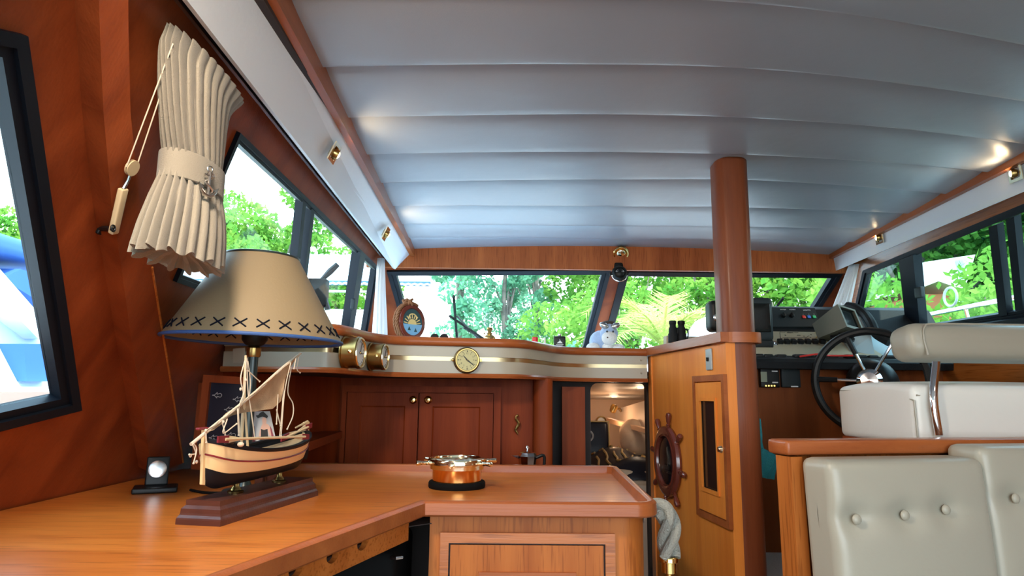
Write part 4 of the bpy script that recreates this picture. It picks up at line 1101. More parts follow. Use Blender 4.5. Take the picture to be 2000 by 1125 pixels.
# spars: helper to place by picture within the boat's own centre plane
def SPn(px,py,off=0.0):
    return hit(px,py,Vector((bo.x,bo.y,0))+bn*off,bn)
def spn(px,py,off=0.0): return SPn(px,py,off)
foot = SPn(470,870)
MB().tube([SPn(470,872),SPn(476,790),SPn(480,694)],[.0042,.0036,.0026],10).build('mast','oar',ship)
MB().tube([SPn(484,875),SPn(476,762)],[.003,.002],8).build('pole','oar',ship)
yard = [SPn(373,868,-.01),SPn(430,822,-.012),SPn(500,765,-.014),SPn(545,724,-.013),SPn(587,690,-.012)]
MB().tube(spline(yard,5),[.0035]*20+[.0028],8).build('yard','twine',ship)
# sail: cloth bent to the yard
top_ = [SPn(402,843,-.016),SPn(430,822,-.016),SPn(460,798,-.017),SPn(500,765,-.019),SPn(535,735,-.018),SPn(585,692,-.016)]
low_ = [SPn(404,846,-.016),SPn(432,838,-.015),SPn(455,815,-.013),SPn(520,812,-.005),SPn(547,806,-.008),SPn(552,738,-.012)]
TT,LL_ = spline(top_,6),spline([SPn(403,845,-.016),SPn(425,835,-.014),SPn(455,811,-.012),SPn(500,803,-.008),SPn(533,798,-.008),SPn(549,793,-.010)],6)
mid_ = SPn(500,790,.004)
rows = []
for i in range(len(TT)):
    a,b_2 = TT[i],LL_[i]; t = i/(len(TT)-1)
    if t > .8: b_2 = SPn(549,793,-.010).lerp(SPn(556,735,-.012),(t-.8)/.2)
    rows.append([a.lerp(b_2,s/8)+bn*(.012*math.sin(math.pi*s/8)*math.sin(math.pi*min(t,1))+.0015*math.sin(i*1.3)) for s in range(9)])
MB().surf(rows,thick=tuple(bn*.0012)).build('sail','canvas',ship,smooth=70)
rnd = random.Random(5)
rig = [[(480,700),(478,760),(466,800),(470,862)],[(482,700),(484,760),(490,800),(498,858)],[(478,705),(470,740),(476,775),(462,800)],[(484,705),(489,745),(486,780)],
 [(480,720),(507,745)],[(584,694),(580,720),(586,728)],[(578,700),(574,720)],[(568,708),(556,765),(549,852)],[(556,730),(551,800),(546,855)],[(569,718),(562,765),(572,788),(572,812),(561,838)],
 [(543,770),(540,828)],[(540,800),(548,832)],[(376,868),(382,885),(370,888)],[(378,866),(384,878),(378,905)],[(402,844),(403,864)],[(434,826),(440,850),(434,862)],[(444,818),(436,846),(462,828)],[(464,798),(466,850)]]
mb = MB().m('twine')
for ln in rig:
    o_f = rnd.uniform(-.030,-.008); P_ = [SPn(x,y,o_f) for x,y in ln]; mb.tube(spline(P_,5) if len(P_)>2 else P_,.0013,5); mb.ball(P_[-1],.0022,8,6)
for px,py in ((480,742),(470,760),(436,824),(402,841),(372,890),(384,902)): mb.ball(SPn(px,py,-.018),(.0028,.0028,.0036),8,6)
q = mb.build('rigging','twine',ship); q['kind'] = 'stuff'
# oars laid across, net and rope bundle
def oar(p,q_,name):
    mb = MB().m('oar'); d = (q_-p).normalized(); mb.tube([p,q_],.0028,8)
    for e,s_ in ((p,1),(q_,-1)):
        dd_ = d*s_; mb.m('oar').prism([e+dd_*.012+bn*.001+Vector((0,0,.007)),e+dd_*.05+Vector((0,0,.003)),e+dd_*.05-Vector((0,0,.003)),e+dd_*.012-Vector((0,0,.007))],bn*.003)
        mb.m('hull_red').prism([e-dd_*.022+Vector((0,0,.006)),e+dd_*.013+Vector((0,0,.0072)),e+dd_*.013-Vector((0,0,.0072)),e-dd_*.022-Vector((0,0,.006))],bn*.0034)
    return mb.build(name,None,ship,smooth=None)
oar(SPn(440,858,-.070),SPn(596,853,-.066),'oar')
oar(SPn(560,850,-.02)-Vector((0,0,.004)),SPn(602,834,-.02),'oar')
mb = MB()
for k in range(26): mb.ball(SPn(440+rnd.uniform(0,26),862+rnd.uniform(-3,3),rnd.uniform(-.045,-.02)),rnd.uniform(.003,.005),8,6)
q = mb.build('net_heap','ink',ship); q['kind'] = 'stuff'
mb = MB(); mb.ball(SPn(470,868,-.055),(.007,.006,.005),10,8); mb.build('bow_knot','twine',ship)

# ---------------------------------------------------------------- small black ornament, photo card, frames, vent
ob = thing('instrument_case','small black hinged case standing open at the wall end of the counter','case',tuple(atZ(303,958,ZT)))
c0 = atZ(303,960,ZT); CT = Matrix.Translation(c0) @ Matrix.Rotation(R(25),4,'Z')
MB().rbox((0,0,.007),(.105,.085,.014),.004,CT).build('base','black',ob)
mb = MB().m('black').rbox((.0,.025,.055),(.055,.012,.075),.004,CT@Matrix.Rotation(R(-12),4,'X')); mb.build('lid','black',ob)
MB().lathe([(.017,0),(.022,.004),(.022,.012),(.016,.014)],28,CT@Matrix.Rotation(R(-12),4,'X')@frame((0,.019,.058),(0,-1,0))).build('bezel','steel',ob)
MB().ball((0,0,0),(.016,.016,.006),16,8,CT@Matrix.Rotation(R(-12),4,'X')@frame((0,.016,.052),(0,-1,0))).build('lens','mirror',ob)
fr1 = thing('picture_frame','red wooden picture frame with gold knots under glass, behind the model boat','picture frame',tuple(atZ(440,930,ZT)))
YFr = 2.05
def pframe(par,px,Y,w=.022,dep=.018,mt='red_z'):
    P4 = [atY(*q_,Y) for q_ in px]; n_ = (P4[1]-P4[0]).cross(P4[3]-P4[0]).normalized()
    if n_.y > 0: n_ = -n_; 
    c = sum(P4,Vector())/4
    L = P4 if (P4[0]-c).cross(P4[1]-c).dot(n_) > 0 else list(reversed(P4))
    mb = MB().ring([p for p in L],inset(L,w,n_),n_*dep); mb.build('frame_border',mt,par,smooth=None)
    return L,n_
L,n_ = pframe(fr1,[(402,732),(500,738),(500,920),(384,900)],YFr)
MB().prism(inset(L,.02,n_),n_*.006).build('picture','print_dark',fr1,smooth=None)
mb = MB()
for px,py in ((425,772),(448,800),(465,780),(418,855),(430,868),(452,850)):
    c = atY(px,py,YFr-.012); mb.tube([c+Vector((.010*math.cos(a)+.004*math.cos(3*a),-.004,.006*math.sin(a)+.003*math.sin(4*a))) for a in [2*math.pi*k/28 for k in range(28)]],.0011,5,closed=True)
q = mb.build('rope_knots','print_grey',fr1); q['kind']='stuff'
fr2 = thing('picture_frame','darker picture frame standing behind the red one against the port panel','picture frame',tuple(atZ(400,928,ZT)))
L,n_ = pframe(fr2,[(393,748),(470,745),(470,925),(378,915)],2.10); MB().prism(inset(L,.018,n_),n_*.006).build('picture','print_dark',fr2,smooth=None)
ph = thing('photograph','small photograph of a woman in black dress and wide hat behind the boat','photograph',tuple(atY(515,868,1.80)))
YP_ = 1.80; pc4 = [atY(487,804,YP_),atY(527,803,YP_),atY(541,868,YP_-.02),atY(497,872,YP_-.02)]
for p in pc4[2:]: pass
pn = (pc4[1]-pc4[0]).cross(pc4[3]-pc4[0]).normalized(); pn = -pn if pn.y > 0 else pn
MB().prism(pc4,-pn*.0015).build('print','print_grey',ph,smooth=None)
def PH(px,py,o=0): return hit(px,py,pc4[0],pn)+pn*(.0008+o)
def phpoly(mb,pts,o=0,th=.0004): mb.prism([PH(x,y,o) for x,y in pts],pn*th)
mb = MB(); phpoly(mb,[(507,843),(512,829),(518,826),(524,829),(531,840),(532,852),(526,850),(523,840),(513,840),(511,852),(506,853)],.0); phpoly(mb,[(513,828),(512,818),(515,815),(520,817),(521,824),(519,829)],.0005); mb.build('figure_skin','skin',ph,smooth=None)
mb = MB(); phpoly(mb,[(500,812),(505,811),(509,806),(515,804),(519,808),(524,813),(522,817),(513,814),(504,817)],.0012); phpoly(mb,[(510,838),(516,840),(523,838),(525,868),(510,870)],.0010); mb.build('hat_and_dress','ink',ph,smooth=None)
mb = MB(); phpoly(mb,[(527,830),(531,838),(539,867),(533,868)],.0003); phpoly(mb,[(490,835),(497,832),(500,871),(496,871)],.0003); mb.build('red_backdrop','print_red',ph,smooth=None)
MB().box((pc4[2].x-.02,YP_+.03,(ZT+pc4[2].z)/2+.0),(.03,.03,pc4[2].z-ZT+.01)).build('holder','dark_wood',ph,smooth=None)
# brass figure between, small
fg = MB().lathe([(.006,0),(.007,.006),(.003,.012),(.006,.02),(.002,.028),(0,.03)],14,Matrix.Translation(atY(508,871,1.78)-Vector((0,0,.012)))).build('figurine','brass'); tag(fg,'tiny brass figurine in front of the small photograph','figurine')
st_ = MB().box((fg.data.vertices[0].co.x,1.78,(ZT+atY(508,876,1.78).z)/2),(.02,.02,abs(ZT-atY(508,878,1.78).z))).build('stand','dark_wood',smooth=None); st_.parent = fg
fd = MB().m('print_red').prism([atY(538,855,1.83),atY(549,853,1.83),atY(553,880,1.82),atY(540,882,1.82)],(0,.004,0)); fdo = fd.build('matchbook','print_red',smooth=None)
bpy.data.objects.remove(fdo)
# white card on the fascia end
wc = MB().prism([atY(455,681,2.10),atY(478,679,2.10),atY(478,708,2.10),atY(455,709,2.10)],(0,.003,0)).build('fascia_end','fascia',smooth=None); wc.parent = led

# ---------------------------------------------------------------- brass ship wheel compass on the counter
cc = atZ(889,958,ZT); CX,CY = cc.x,cc.y+.065
cmp_ = thing('compass','brass desk compass with ship wheel bezel on a black ring base','compass',(CX,CY,ZT))
sc_ = 107/1280*CY/2      # base radius
TC = Matrix.Translation((CX,CY,ZT))
k_ = sc_
MB().lathe([(k_*.98,0),(k_,.003),(k_,.014),(k_*.97,.018),(k_*.80,.018)],48,TC).build('base_ring','rubber',cmp_)
MB().lathe([(k_*.86,.016),(k_*.86,.052),(k_*.88,.054)],48,TC).build('body','copper',cmp_,smooth=40)
MB().lathe([(k_*.86,.050),(k_*.95,.052),(k_*.96,.062),(k_*1.04,.064),(k_*1.05,.073),(k_*1.02,.080),(k_*.95,.083),(k_*.84,.083),(k_*.82,.080),(k_*.82,.040)],56,TC,cap=False).build('bezel','brass_pale',cmp_,smooth=35)
MB().lathe([(k_*.83,.058),(0,.058)],40,TC,cap=False).build('compass_card','dial_white',cmp_,smooth=None)
mb = MB()
for k in range(32):
    a = 2*math.pi*k/32; r0 = k_*(.62 if k%4==0 else .70); mb.box(((r0+k_*.78)/2,0,.0587),(k_*.78-r0,.0012,.0006),TC@Matrix.Rotation(a,4,'Z'))
for k,t in enumerate(('N','E','S','W')): mb.text(t,.016,TC@Matrix.Rotation(-k*math.pi/2+.4,4,'Z')@Matrix.Translation((0,k_*.5,.0588)))
mb.build('card_markings','ink',cmp_,smooth=None)
MB().prism([(-.004,0,.061),(0,k_*.6,.061),(.004,0,.061),(0,-k_*.6,.061)],(0,0,.001),TC@Matrix.Rotation(.5,4,'Z')).build('needle','btn_red',cmp_,smooth=None)
q = MB().lathe([(k_*.83,.077),(0,.078)],40,TC,cap=False).build('glass','glass_clear',cmp_)
for k in range(6):
    a = R(-95+60*k); TH = TC@Matrix.Rotation(a,4,'Z')@frame((k_*1.03,0,.070),(1,0,0))
    MB().lathe([(.0035,-.004),(.006,.0),(.006,.003),(.0042,.005),(.0055,.009),(.0060,.012),(.0048,.016),(.0058,.026),(.0068,.034),(.0060,.038),(0,.040)],16,TH).build('spoke_handle','brass_pale',cmp_)

# ---------------------------------------------------------------- coffee pot behind the counter
cpz = -.44; cpp = atY(1030,880,2.56)
pot = thing('coffee_pot','silver octagonal coffee pot peeking over the counter rim before the dark passage','coffee pot',(cpp.x,2.56,cpz))
TPt = Matrix.Translation((cpp.x,2.56,0)); hz_ = cpp.z
MB().lathe([(.046,cpz),(.050,cpz+.02),(.036,hz_-.085),(.030,hz_-.075)],8,TPt).build('boiler','chrome',pot,smooth=None)
MB().lathe([(.030,hz_-.078),(.030,hz_-.062),(.036,hz_-.02)],8,TPt).build('collector','chrome',pot,smooth=None)
ld = MB().lathe([(.037,hz_-.02),(.030,hz_-.008),(.008,hz_-.003)],8,TPt).build('lid','chrome',pot,smooth=None)
q = MB().lathe([(.003,hz_-.004),(.006,hz_+.004),(.008,hz_+.010),(.004,hz_+.018),(0,hz_+.019)],14,TPt).build('knob','chrome',pot); q.parent = ld
MB().prism([(cpp.x-.034,2.552,hz_-.03),(cpp.x-.060,2.552,hz_-.018),(cpp.x-.034,2.552,hz_-.018)],(0,.016,0)).build('spout','chrome',pot,smooth=None)
MB().tube(spline([(cpp.x+.034,2.56,hz_-.026),(cpp.x+.062,2.56,hz_-.018),(cpp.x+.064,2.56,hz_-.05),(cpp.x+.055,2.56,hz_-.10)],5),.006,8).build('handle','black',pot)

# ---------------------------------------------------------------- bronze figure on the right hand locker stile
sh_p = atY(1010,828,YB-.01)
T_s = frame(sh_p,(0,-1,0),(1,0,0))
mb = MB(); pts = [(-.004,.042),(.0,.036),(.006,.026),(.002,.016),(-.004,.006),(-.006,-.004),(.0,-.014),(.005,-.022),(.004,-.032),(-.001,-.040)]
mb.tube(spline([Vector((x,-y*-1,.008)) for x,y in pts],5),[.0035+.0035*math.sin(math.pi*min(1,k/45)) for k in range(46)],8,T=T_s@Matrix.Rotation(math.pi,4,'Z'))
mb.ball((0,.034,.008),(.006,.007,.006),12,8,T_s)
shh = mb.build('bronze_figure','brass_dark'); tag(shh,'small bronze sea figure fixed to the mahogany panel right of the locker','ornament')

# ---------------------------------------------------------------- brass instruments on the fascia
def path_frame(px,py,out=0):
    """frame on the ledge fascia nearest the picture point"""
    best = None
    for i,(p,n) in enumerate(zip(fpath,fn_)):
        q_ = hit(px,py,p,n); d = (Vector((q_.x,q_.y,0))-Vector((p.x,p.y,0))).length
        if q_.y > 0 and (best is None or d < best[0]): best = (d,q_,n)
    return best[1]+best[2]*out,best[2]
def instrument(px,py,rad,depth,name,label,cat,dial,cup='brass_dark',ring='brass_pale',marks=12,hands=(50,170),nover=None):
    p,n = path_frame(px,py,.005)
    if nover is not None: n = Vector(nover).normalized()
    t = thing(name,label,cat,tuple(p)); T = frame(p,n,Vector((-n.y,n.x,0))); 
    # local z = outward, want local y up
    X = Vector((-n.y,n.x,0)).normalized(); Y = Vector((0,0,1)); T = Matrix((X,Y,X.cross(Y))).transposed().to_4x4(); T.translation = p
    if X.cross(Y).dot(n) < 0: X = -X; T = Matrix((X,Y,X.cross(Y))).transposed().to_4x4(); T.translation = p
    MB().lathe([(rad*1.12,0),(rad*1.12,.004),(rad*1.02,.006),(rad*1.0,depth*.8),(rad*1.06,depth*.82),(rad*1.06,depth*.95),(rad*1.0,depth),(rad*.88,depth),(rad*.86,depth*.9)],48,T,cap=False).build('case',cup,t,smooth=40)
    MB().lathe([(rad*1.02,depth*.96),(rad*.98,depth*1.05),(rad*.90,depth*1.04),(rad*.87,depth*.96)],48,T,cap=False).build('rim',ring,t,smooth=50)
    dl = MB().lathe([(rad*.9,depth*.92),(0,depth*.92)],40,T,cap=False).build('dial',dial,t,smooth=None)
    mb = MB()
    for k in range(marks):
        mb.box((0,rad*.74,depth*.925),(.0018 if k%3 else .003,rad*.12,.0006),T@Matrix.Rotation(2*math.pi*k/marks,4,'Z'))
    if marks == 12:
        for k,s_ in ((0,'12'),(3,'3'),(6,'6'),(9,'9'),(1,'1'),(2,'2'),(4,'4'),(5,'5'),(7,'7'),(8,'8'),(10,'10'),(11,'11')):
            a = -2*math.pi*k/12+math.pi/2; mb.text(s_,rad*.2,T@Matrix.Translation((rad*.56*math.cos(a),rad*.56*math.sin(a),depth*.926)))
    q = mb.build('numerals','ink',t,smooth=None); q.parent = dl
    for j,(a,l) in enumerate(zip(hands,(.5,.72))):
        mb = MB().prism([(-.003,-rad*.1,0),(.003,-rad*.1,0),(.0012,rad*l,0),(-.0012,rad*l,0)],(0,0,.001),T@Matrix.Translation((0,0,depth*.94+.001*j))@Matrix.Rotation(-R(a),4,'Z')); mb.build('hand','ink',t,smooth=None)
    MB().lathe([(.004,depth*.93),(.003,depth*1.0),(0,depth*1.01)],12,T).build('centre_cap','brass_dark',t)
    MB().box((rad*1.12,0,depth*.6),(.012,.010,.014),T).build('hinge','brass_dark',t,smooth=None)
    MB().lathe([(.004,0),(.006,.004),(.006,.010),(0,.012)],12,T@frame((-rad*1.05,0,depth*.7),(-1,0,0))).build('catch','brass',t)
    return t
instrument(911,704,.046,.030,'ship_clock','round brass ship clock with gold dial centred on the long fascia','clock','dial_gold',cup='bronze',ring='brass_dark',hands=(318,128))
def sideinst(px,py,rad,name,label,cat,dial,dep):
    return instrument(px,py,rad,dep,name,label,cat,dial,cup='brass_dark',ring='brass_pale',marks=20,hands=(95,20),nover=(.99,-.13,0))
sideinst(671,689,.050,'barometer','larger brass barometer on the fascia corner next to the lampshade','barometer','dial_white',.055)
sideinst(722,697,.046,'thermometer','smaller brass case with pale dial right of the barometer','thermometer','dial_white',.055)

# ---------------------------------------------------------------- things on the ledge
# plaque with rope
pq = thing('rope_plaque','round glossy wooden plaque with knotted brown rope and ship wheel picture','plaque',tuple(atZ(805,664,ZL)))
YQ = 2.70; c_ = atY(806,629,YQ); 
Xq = Vector((.80,-.60,0)).normalized()*-1; Xq = Vector((.86,.50,0)).normalized(); nq = Vector((.50,-.86,0)).normalized()
nq = Vector((.70,-.71,.05)).normalized(); Xq = Vector((.71,.70,0)).normalized(); Yq = nq.cross(Xq)
TQ = Matrix((Xq,Yq,nq)).transposed().to_4x4(); TQ.translation = c_
rq = .066; zq0 = c_.z-ZL-.006
def disc(rx,ry,n=48,flat=None):
    out = []
    for k in range(n):
        a = 2*math.pi*k/n; x,y = rx*math.cos(a),ry*math.sin(a)
        if flat: y = max(y,-flat)
        out.append(Vector((x,y,0)))
    return out
ry_ = rq*1.12; d0 = disc(rq,ry_,48,zq0)
mb = MB(); rows = [[Vector((p.x*f,p.y*f,z)) for p in d0] for f,z in ((.90,-.035),(.99,-.03),(1,-.022),(1,-.004),(.97,.0),(.78,.003),(.74,-.003))]
mb.surf(rows,close=True,T=TQ); mb.add(rows[0],[tuple(range(48))],TQ); mb.add(rows[-1],[tuple(range(48))],TQ); mb.build('plaque_body','mahog',pq,smooth=40)
d1 = [p*.74 for p in disc(rq,ry_,48)]
up_ = [p for p in d1 if p.y >= -.004]; dn_ = [p for p in d1 if p.y <= .004]
MB().prism([p+Vector((0,0,-.0015)) for p in d1],(0,0,.001),TQ).build('night_sky','sea_dark',pq,smooth=None)
lowp = [Vector((x*rq*.74,y*ry_*.74,0)) for x,y in [(math.cos(R(t)),math.sin(R(t))) for t in range(190,351,10)]]
MB().prism(lowp,(0,0,.0008),TQ).build('painted_sea','sea_blue',pq,smooth=None)
mb = MB()
for t in range(10,171,20): mb.box((.034,0,.0006),(.018,.004,.0012),TQ@Matrix.Translation((-.002,-.010,0))@Matrix.Rotation(R(t),4,'Z'))
half = [Vector((.022*math.cos(R(t))-.002,.022*math.sin(R(t))-.010,0)) for t in range(0,181,12)]; mb.prism(half,(0,0,.0014),TQ)
mb.tube([Vector((.020*math.cos(R(t)),.016+.018*math.sin(R(t)),.001)) for t in range(-10,191,20)],.003,6,T=TQ)
mb.build('gold_wheel','gold_ink',pq,smooth=None)
mb = MB()
for x,y in ((-.018,-.035),(.014,-.040)): mb.prism([(x-.008,y,0.0009),(x+.008,y,.0009),(x,y+.016,.0009)],(0,0,.0005),TQ)
mb.build('painted_boats','sea_dark',pq,smooth=None)
mb = MB()
for off in (-.010,-.026):
    path = [TQ@Vector(((rq+.006)*math.cos(R(t)),(ry_+.006)*math.sin(R(t)),off)) for t in range(62,236,3)]
    rope(mb,dense(path,.003),.0075,3,150)
mb.build('rope','rope_brown',pq)
mb = MB(); ko = TQ@Vector((-.012,ry_+.006,-.018))
for k in range(4):
    T_k = Matrix.Translation(ko+Vector((.010*(k-1.5),0,.003*(k%2))))@Matrix.Rotation(R(40+50*k),4,'X'); mb.tube([T_k@Vector((.004*math.sin(3*a),.013*math.cos(a),.013*math.sin(a))) for a in [2*math.pi*i/16 for i in range(16)]],.0055,8,closed=True)
mb.build('rope_knot','rope_brown',pq)
# oil lamp
ol = thing('oil_lamp','small brass oil lamp with round glass chimney on the ledge','oil lamp',tuple(atY(957,662,2.72)))
po = atY(956,664,2.72); po.z = ZL; TO = Matrix.Translation(po)
MB().lathe([(.022,0),(.024,.004),(.024,.018),(.019,.026),(.010,.030)],24,TO).build('font','brass',ol)
MB().lathe([(.010,.030),(.012,.036),(.007,.040),(.010,.048),(.013,.052),(.011,.060)],20,TO).build('burner','brass_dark',ol)
MB().lathe([(.010,.058),(.020,.072),(.026,.088),(.022,.104),(.014,.112),(.014,.124),(.016,.126)],28,TO,cap=False).build('chimney','glass_clear',ol,smooth=60)
MB().lathe([(.0,0),(.004,.003),(.004,.006),(0,.008)],10,TO@frame((-.018,0,.035),(-1,0,0))).build('wick_knob','brass_dark',ol)
# dark glasses lying, red capped bottle, white cone, flask, plush
def onledge(px,Y,py=None): p = atY(px,665,Y); p.z = ZL+.001; return p
p = onledge(1016,2.78); wd2 = MB().ball((0,0,.006),(.038,.02,.008),20,8,Matrix.Translation(p)).build('dish','steel',None); tag(wd2,'low silver dish lying on the ledge between lamp and bottle','dish')
mb = MB(); rn = random.Random(2)
for k in range(7): mb.rbox((rn.uniform(-.04,.04),rn.uniform(-.01,.01),.006),(.014,.01,.010),.003,Matrix.Translation(onledge(858,2.66)))
mb.box((.025,0,.012),(.004,.004,.022),Matrix.Translation(onledge(858,2.66)))
gsun = mb.build('sunglasses','black'); 
bpy.data.objects.remove(gsun)
sg = MB(); To = Matrix.Translation(onledge(858,2.64))
for sx_ in (-1,1): sg.lathe([(.014,0),(.016,.002),(.014,.004)],16,To@frame((sx_*.019,0,.009),(0,-1,.3)))
sg.tube([To@Vector(v) for v in ((-.034,0,.013),(-.030,0,.013),(.03,0,.013),(.034,0,.013))],.0018,6); sg.tube([To@Vector((-.035,0,.013)),To@Vector((-.030,.05,.004))],.0015,6); sg.tube([To@Vector((.035,0,.013)),To@Vector((.030,.05,.004))],.0015,6)
sgo = sg.build('spectacles','black'); tag(sgo,'folded dark spectacles lying on the ledge right of the rope plaque','spectacles')
pb_ = onledge(1045,2.98); bt = thing('bottle','small glass bottle with red cap on the ledge','bottle',tuple(pb_))
Tb = Matrix.Translation(pb_); MB().lathe([(.013,0),(.014,.003),(.014,.012),(.010,.016)],20,Tb).build('body','glass_clear',bt)
zc_ = atY(1045,671,2.98).z-ZL; 
MB().lathe([(.013,max(.012,zc_)),(.0135,zc_+.003),(.0135,zc_+.026),(.012,zc_+.028)],24,Tb).build('cap','red_cap',bt)
pb_ = onledge(1064,3.02); cn_ = MB().lathe([(.014,0),(.006,.020),(.0035,.045),(.005,.047)],16,Matrix.Translation(pb_)).build('funnel','paper'); tag(cn_,'small white cone beside the red capped bottle on the ledge','funnel')
pf_ = onledge(1094,3.07); pf_.y = 3.10
fl = thing('hip_flask','black hip flask with silver cap and white print on the ledge','flask',tuple(pf_)); Tf = Matrix.Translation(pf_)
MB().rbox((0,0,.030),(.056,.018,.060),.006,Tf).build('body','black',fl)
MB().lathe([(.006,.060),(.008,.063),(.008,.070),(.006,.072)],16,Tf).build('cap','steel',fl)
mb = MB(); 
for w_,z_ in ((.034,.020),(.026,.014)): mb.box((0,-.0095,z_),(w_,.0006,.002),Tf)
mb.prism([(-.014,-.0093,.026),(.014,-.0093,.026),(.002,-.0093,.040)],(0,-.0005,0),Tf); mb.tube([Tf@Vector((0,-.0095,.026)),Tf@Vector((0,-.0095,.046))],.0008,5)
mb.build('white_print','ink_white',fl,smooth=None)
# plush animal slumped on the ledge
pl = onledge(1184,3.28); plu = thing('plush_toy','white and pale blue plush animal wearing goggles on the ledge','plush toy',tuple(pl))
Tl = Matrix.Translation(pl)@Matrix.Scale(1.08,4)
sm = lambda q_: q_
MB().ball((-.020,.03,.048),(.055,.045,.055),20,12,Tl).build('body','plush_blue',plu)
MB().ball((-.062,-.005,.020),(.032,.028,.022),16,10,Tl).build('paw','plush_white',plu)
MB().ball((.052,-.005,.018),(.034,.026,.020),16,10,Tl).build('paw','plush_white',plu)
MB().ball((.004,-.012,.022),(.026,.024,.020),16,10,Tl).build('paw','plush_white',plu)
hd = MB().ball((.012,-.010,.088),(.042,.038,.046),20,12,Tl,fn=lambda q_: Vector((q_.x*(1-.22*max(0,q_.z/.046)),q_.y,q_.z))).build('head','plush_blue',plu)
q = MB().ball((.010,-.030,.062),(.036,.034,.034),20,12,Tl).build('muzzle','plush_white',plu); q.parent = hd
for sx_,rz_ in ((-1,28),(1,-24)):
    q = MB().ball((0,0,0),(.024,.014,.014),16,8,Tl@Matrix.Translation((.012+sx_*.026,-.036,.118))@Matrix.Rotation(R(rz_),4,'Y')).build('goggle_lens','silver',plu); q.parent = hd
    q = MB().ball((0,0,0),(.004,.004,.005),8,6,Tl@Matrix.Translation((.010+sx_*.014,-.052,.090))).build('eye','ink',plu); q.parent = hd
q = MB().ball((0,0,0),(.004,.003,.003),8,6,Tl@Matrix.Translation((-.004,-.064,.062))).build('nose','plush_brown',plu); q.parent = hd
q = MB().ball((.012,.0,.132),(.034,.03,.014),14,8,Tl).build('tuft','plush_brown',plu); q.parent = hd

# binoculars-like black case, box and white tray on the cabinet ledge
bi = thing('binoculars','black upright binoculars standing on the cabinet ledge left of the pillar','binoculars',(0,0,0))
pb2 = atY(1323,664,2.72); pb2.z = ZL+.006; bi.location = pb2+Vector((0,0,ZC)); bi['wl'] = tuple(pb2); Tn = Matrix.Translation(pb2)
for dx in (-.018,.018):
    MB().lathe([(.019,0),(.020,.004),(.020,.035),(.017,.040),(.017,.058),(.013,.066),(.013,.076),(.015,.078),(.015,.090),(.011,.092)],20,Tn@Matrix.Translation((dx,0,0))).build('barrel','black_soft',bi)
MB().rbox((0,0,.045),(.022,.016,.035),.005,Tn).build('bridge','black_soft',bi)
MB().tube(spline([Tn@Vector(v) for v in ((.030,-.01,.055),(.042,-.01,.05),(.040,-.012,.02),(.030,-.01,.005))],5),.003,6).build('strap','charcoal',bi)
pb3 = atY(1348,660,2.80); pb3.z = ZL+.006
bxx = MB().rbox((0,0,.018),(.15,.05,.036),.004,Matrix.Translation((pb3.x,2.84,pb3.z))).m('black').rbox((0,0,0),(.03,.054,.040),.004,Matrix.Translation((pb3.x-.085,2.84,pb3.z+.018)))
bxo = bxx.build('box','panel_cream'); tag(bxo,'long olive box with dark end behind the binoculars','box'); bxo.data.materials.append(M['black'])
tr_ = thing('tray','narrow silver grey tray on the cabinet ledge touching the pillar','tray',tuple(atY(1394,645,2.5)))
pt_ = atY(1392,650,2.50); pt_.z = ZL+.006
MB().prism([(pt_.x-.04,2.62,pt_.z),(pt_.x+.04,2.44,pt_.z),(pt_.x+.06,2.44,pt_.z),(pt_.x+.04,2.62,pt_.z)],(0,0,.014)).build('tray_body','panel_grey',tr_,smooth=None)
pk = thing('device_housing','x','device',(0,0,0))
pk2 = atY(1398,612,2.62); pk['wl'] = (pk2.x,2.62,ZL+.006); pk.location = Vector(pk['wl'])+Vector((0,0,ZC)); pk['label'] = 'black curved casing with a grey knob standing on the ledge behind the pillar'
a0 = atY(1385,590,2.66); a1 = atY(1412,642,2.66)
MB().rbox(((a0.x+a1.x)/2+.01,2.70,(a0.z+a1.z)/2),(.066,.09,a0.z-a1.z+.02),.022,None,fn=lambda p:(p.x-.10*p.z*0+.0,p.y,p.z)).build('casing','black',pk)
MB().ball(atY(1397,620,2.65),(.008,.006,.014),12,8).build('knob','steel',pk)

# ---------------------------------------------------------------- brass lamp and fluxgate compass on the header / mullion
bl_ = atY(1213,496,3.44); dn2 = thing('brass_ceiling_lamp','round brass lamp under the header above the black compass','lamp',tuple(bl_)); dn2.name = 'brass_lamp'
Tb2 = frame(bl_,Vector((0,-.75,-.66)),(1,0,0))
MB().lathe([(.030,-.03),(.042,-.012),(.044,0),(.040,.005),(.034,.004),(.028,-.006),(0,-.012)],32,Tb2).build('body','brass',dn2)
MB().ball((0,0,-.004),(.026,.026,.010),20,8,Tb2).build('lens','brass_pale',dn2)
kc = atY(1209,535,3.44); kcm = thing('steering_compass','black bracket mounted compass hanging on the window mullion','compass',tuple(kc))
Tk = frame(kc,Vector((0,-.95,.1)),(1,0,0)); Tk = Matrix(((1,0,0,kc.x),(0,.1,-.99,kc.y),(0,.99,.1,kc.z),(0,0,0,1)))
MB().rbox((0,.042,-.02),(.052,.05,.05),.014,Tk).build('bracket','black',kcm)
MB().ball((0,0,0),(.041,.043,.035),28,14,Tk).build('housing','black',kcm)
MB().lathe([(.038,.012),(.041,.018),(.036,.026),(.030,.030)],32,Tk@Matrix.Rotation(0,4,'X'),cap=False).build('ring','charcoal',kcm)
mb = MB().m('chrome'); mb.tube([Tk@Vector((.041*math.cos(R(t)),.043*math.sin(R(t)),.012)) for t in range(195,346,10)],.004,8); mb.build('chrome_trim','chrome',kcm)
mb = MB()
for i,a in enumerate(range(30,151,15)): mb.box((.024*math.cos(R(a)),-.006+.022*math.sin(R(a)),.031),(.0016,.005,.001),Tk@Matrix.Translation((0,0,0)))
mb.text('W 30 33 N',.0095,Tk@Matrix.Translation((0,.004,.0335))); mb.build('scale_marks','ink_white',kcm,smooth=None)
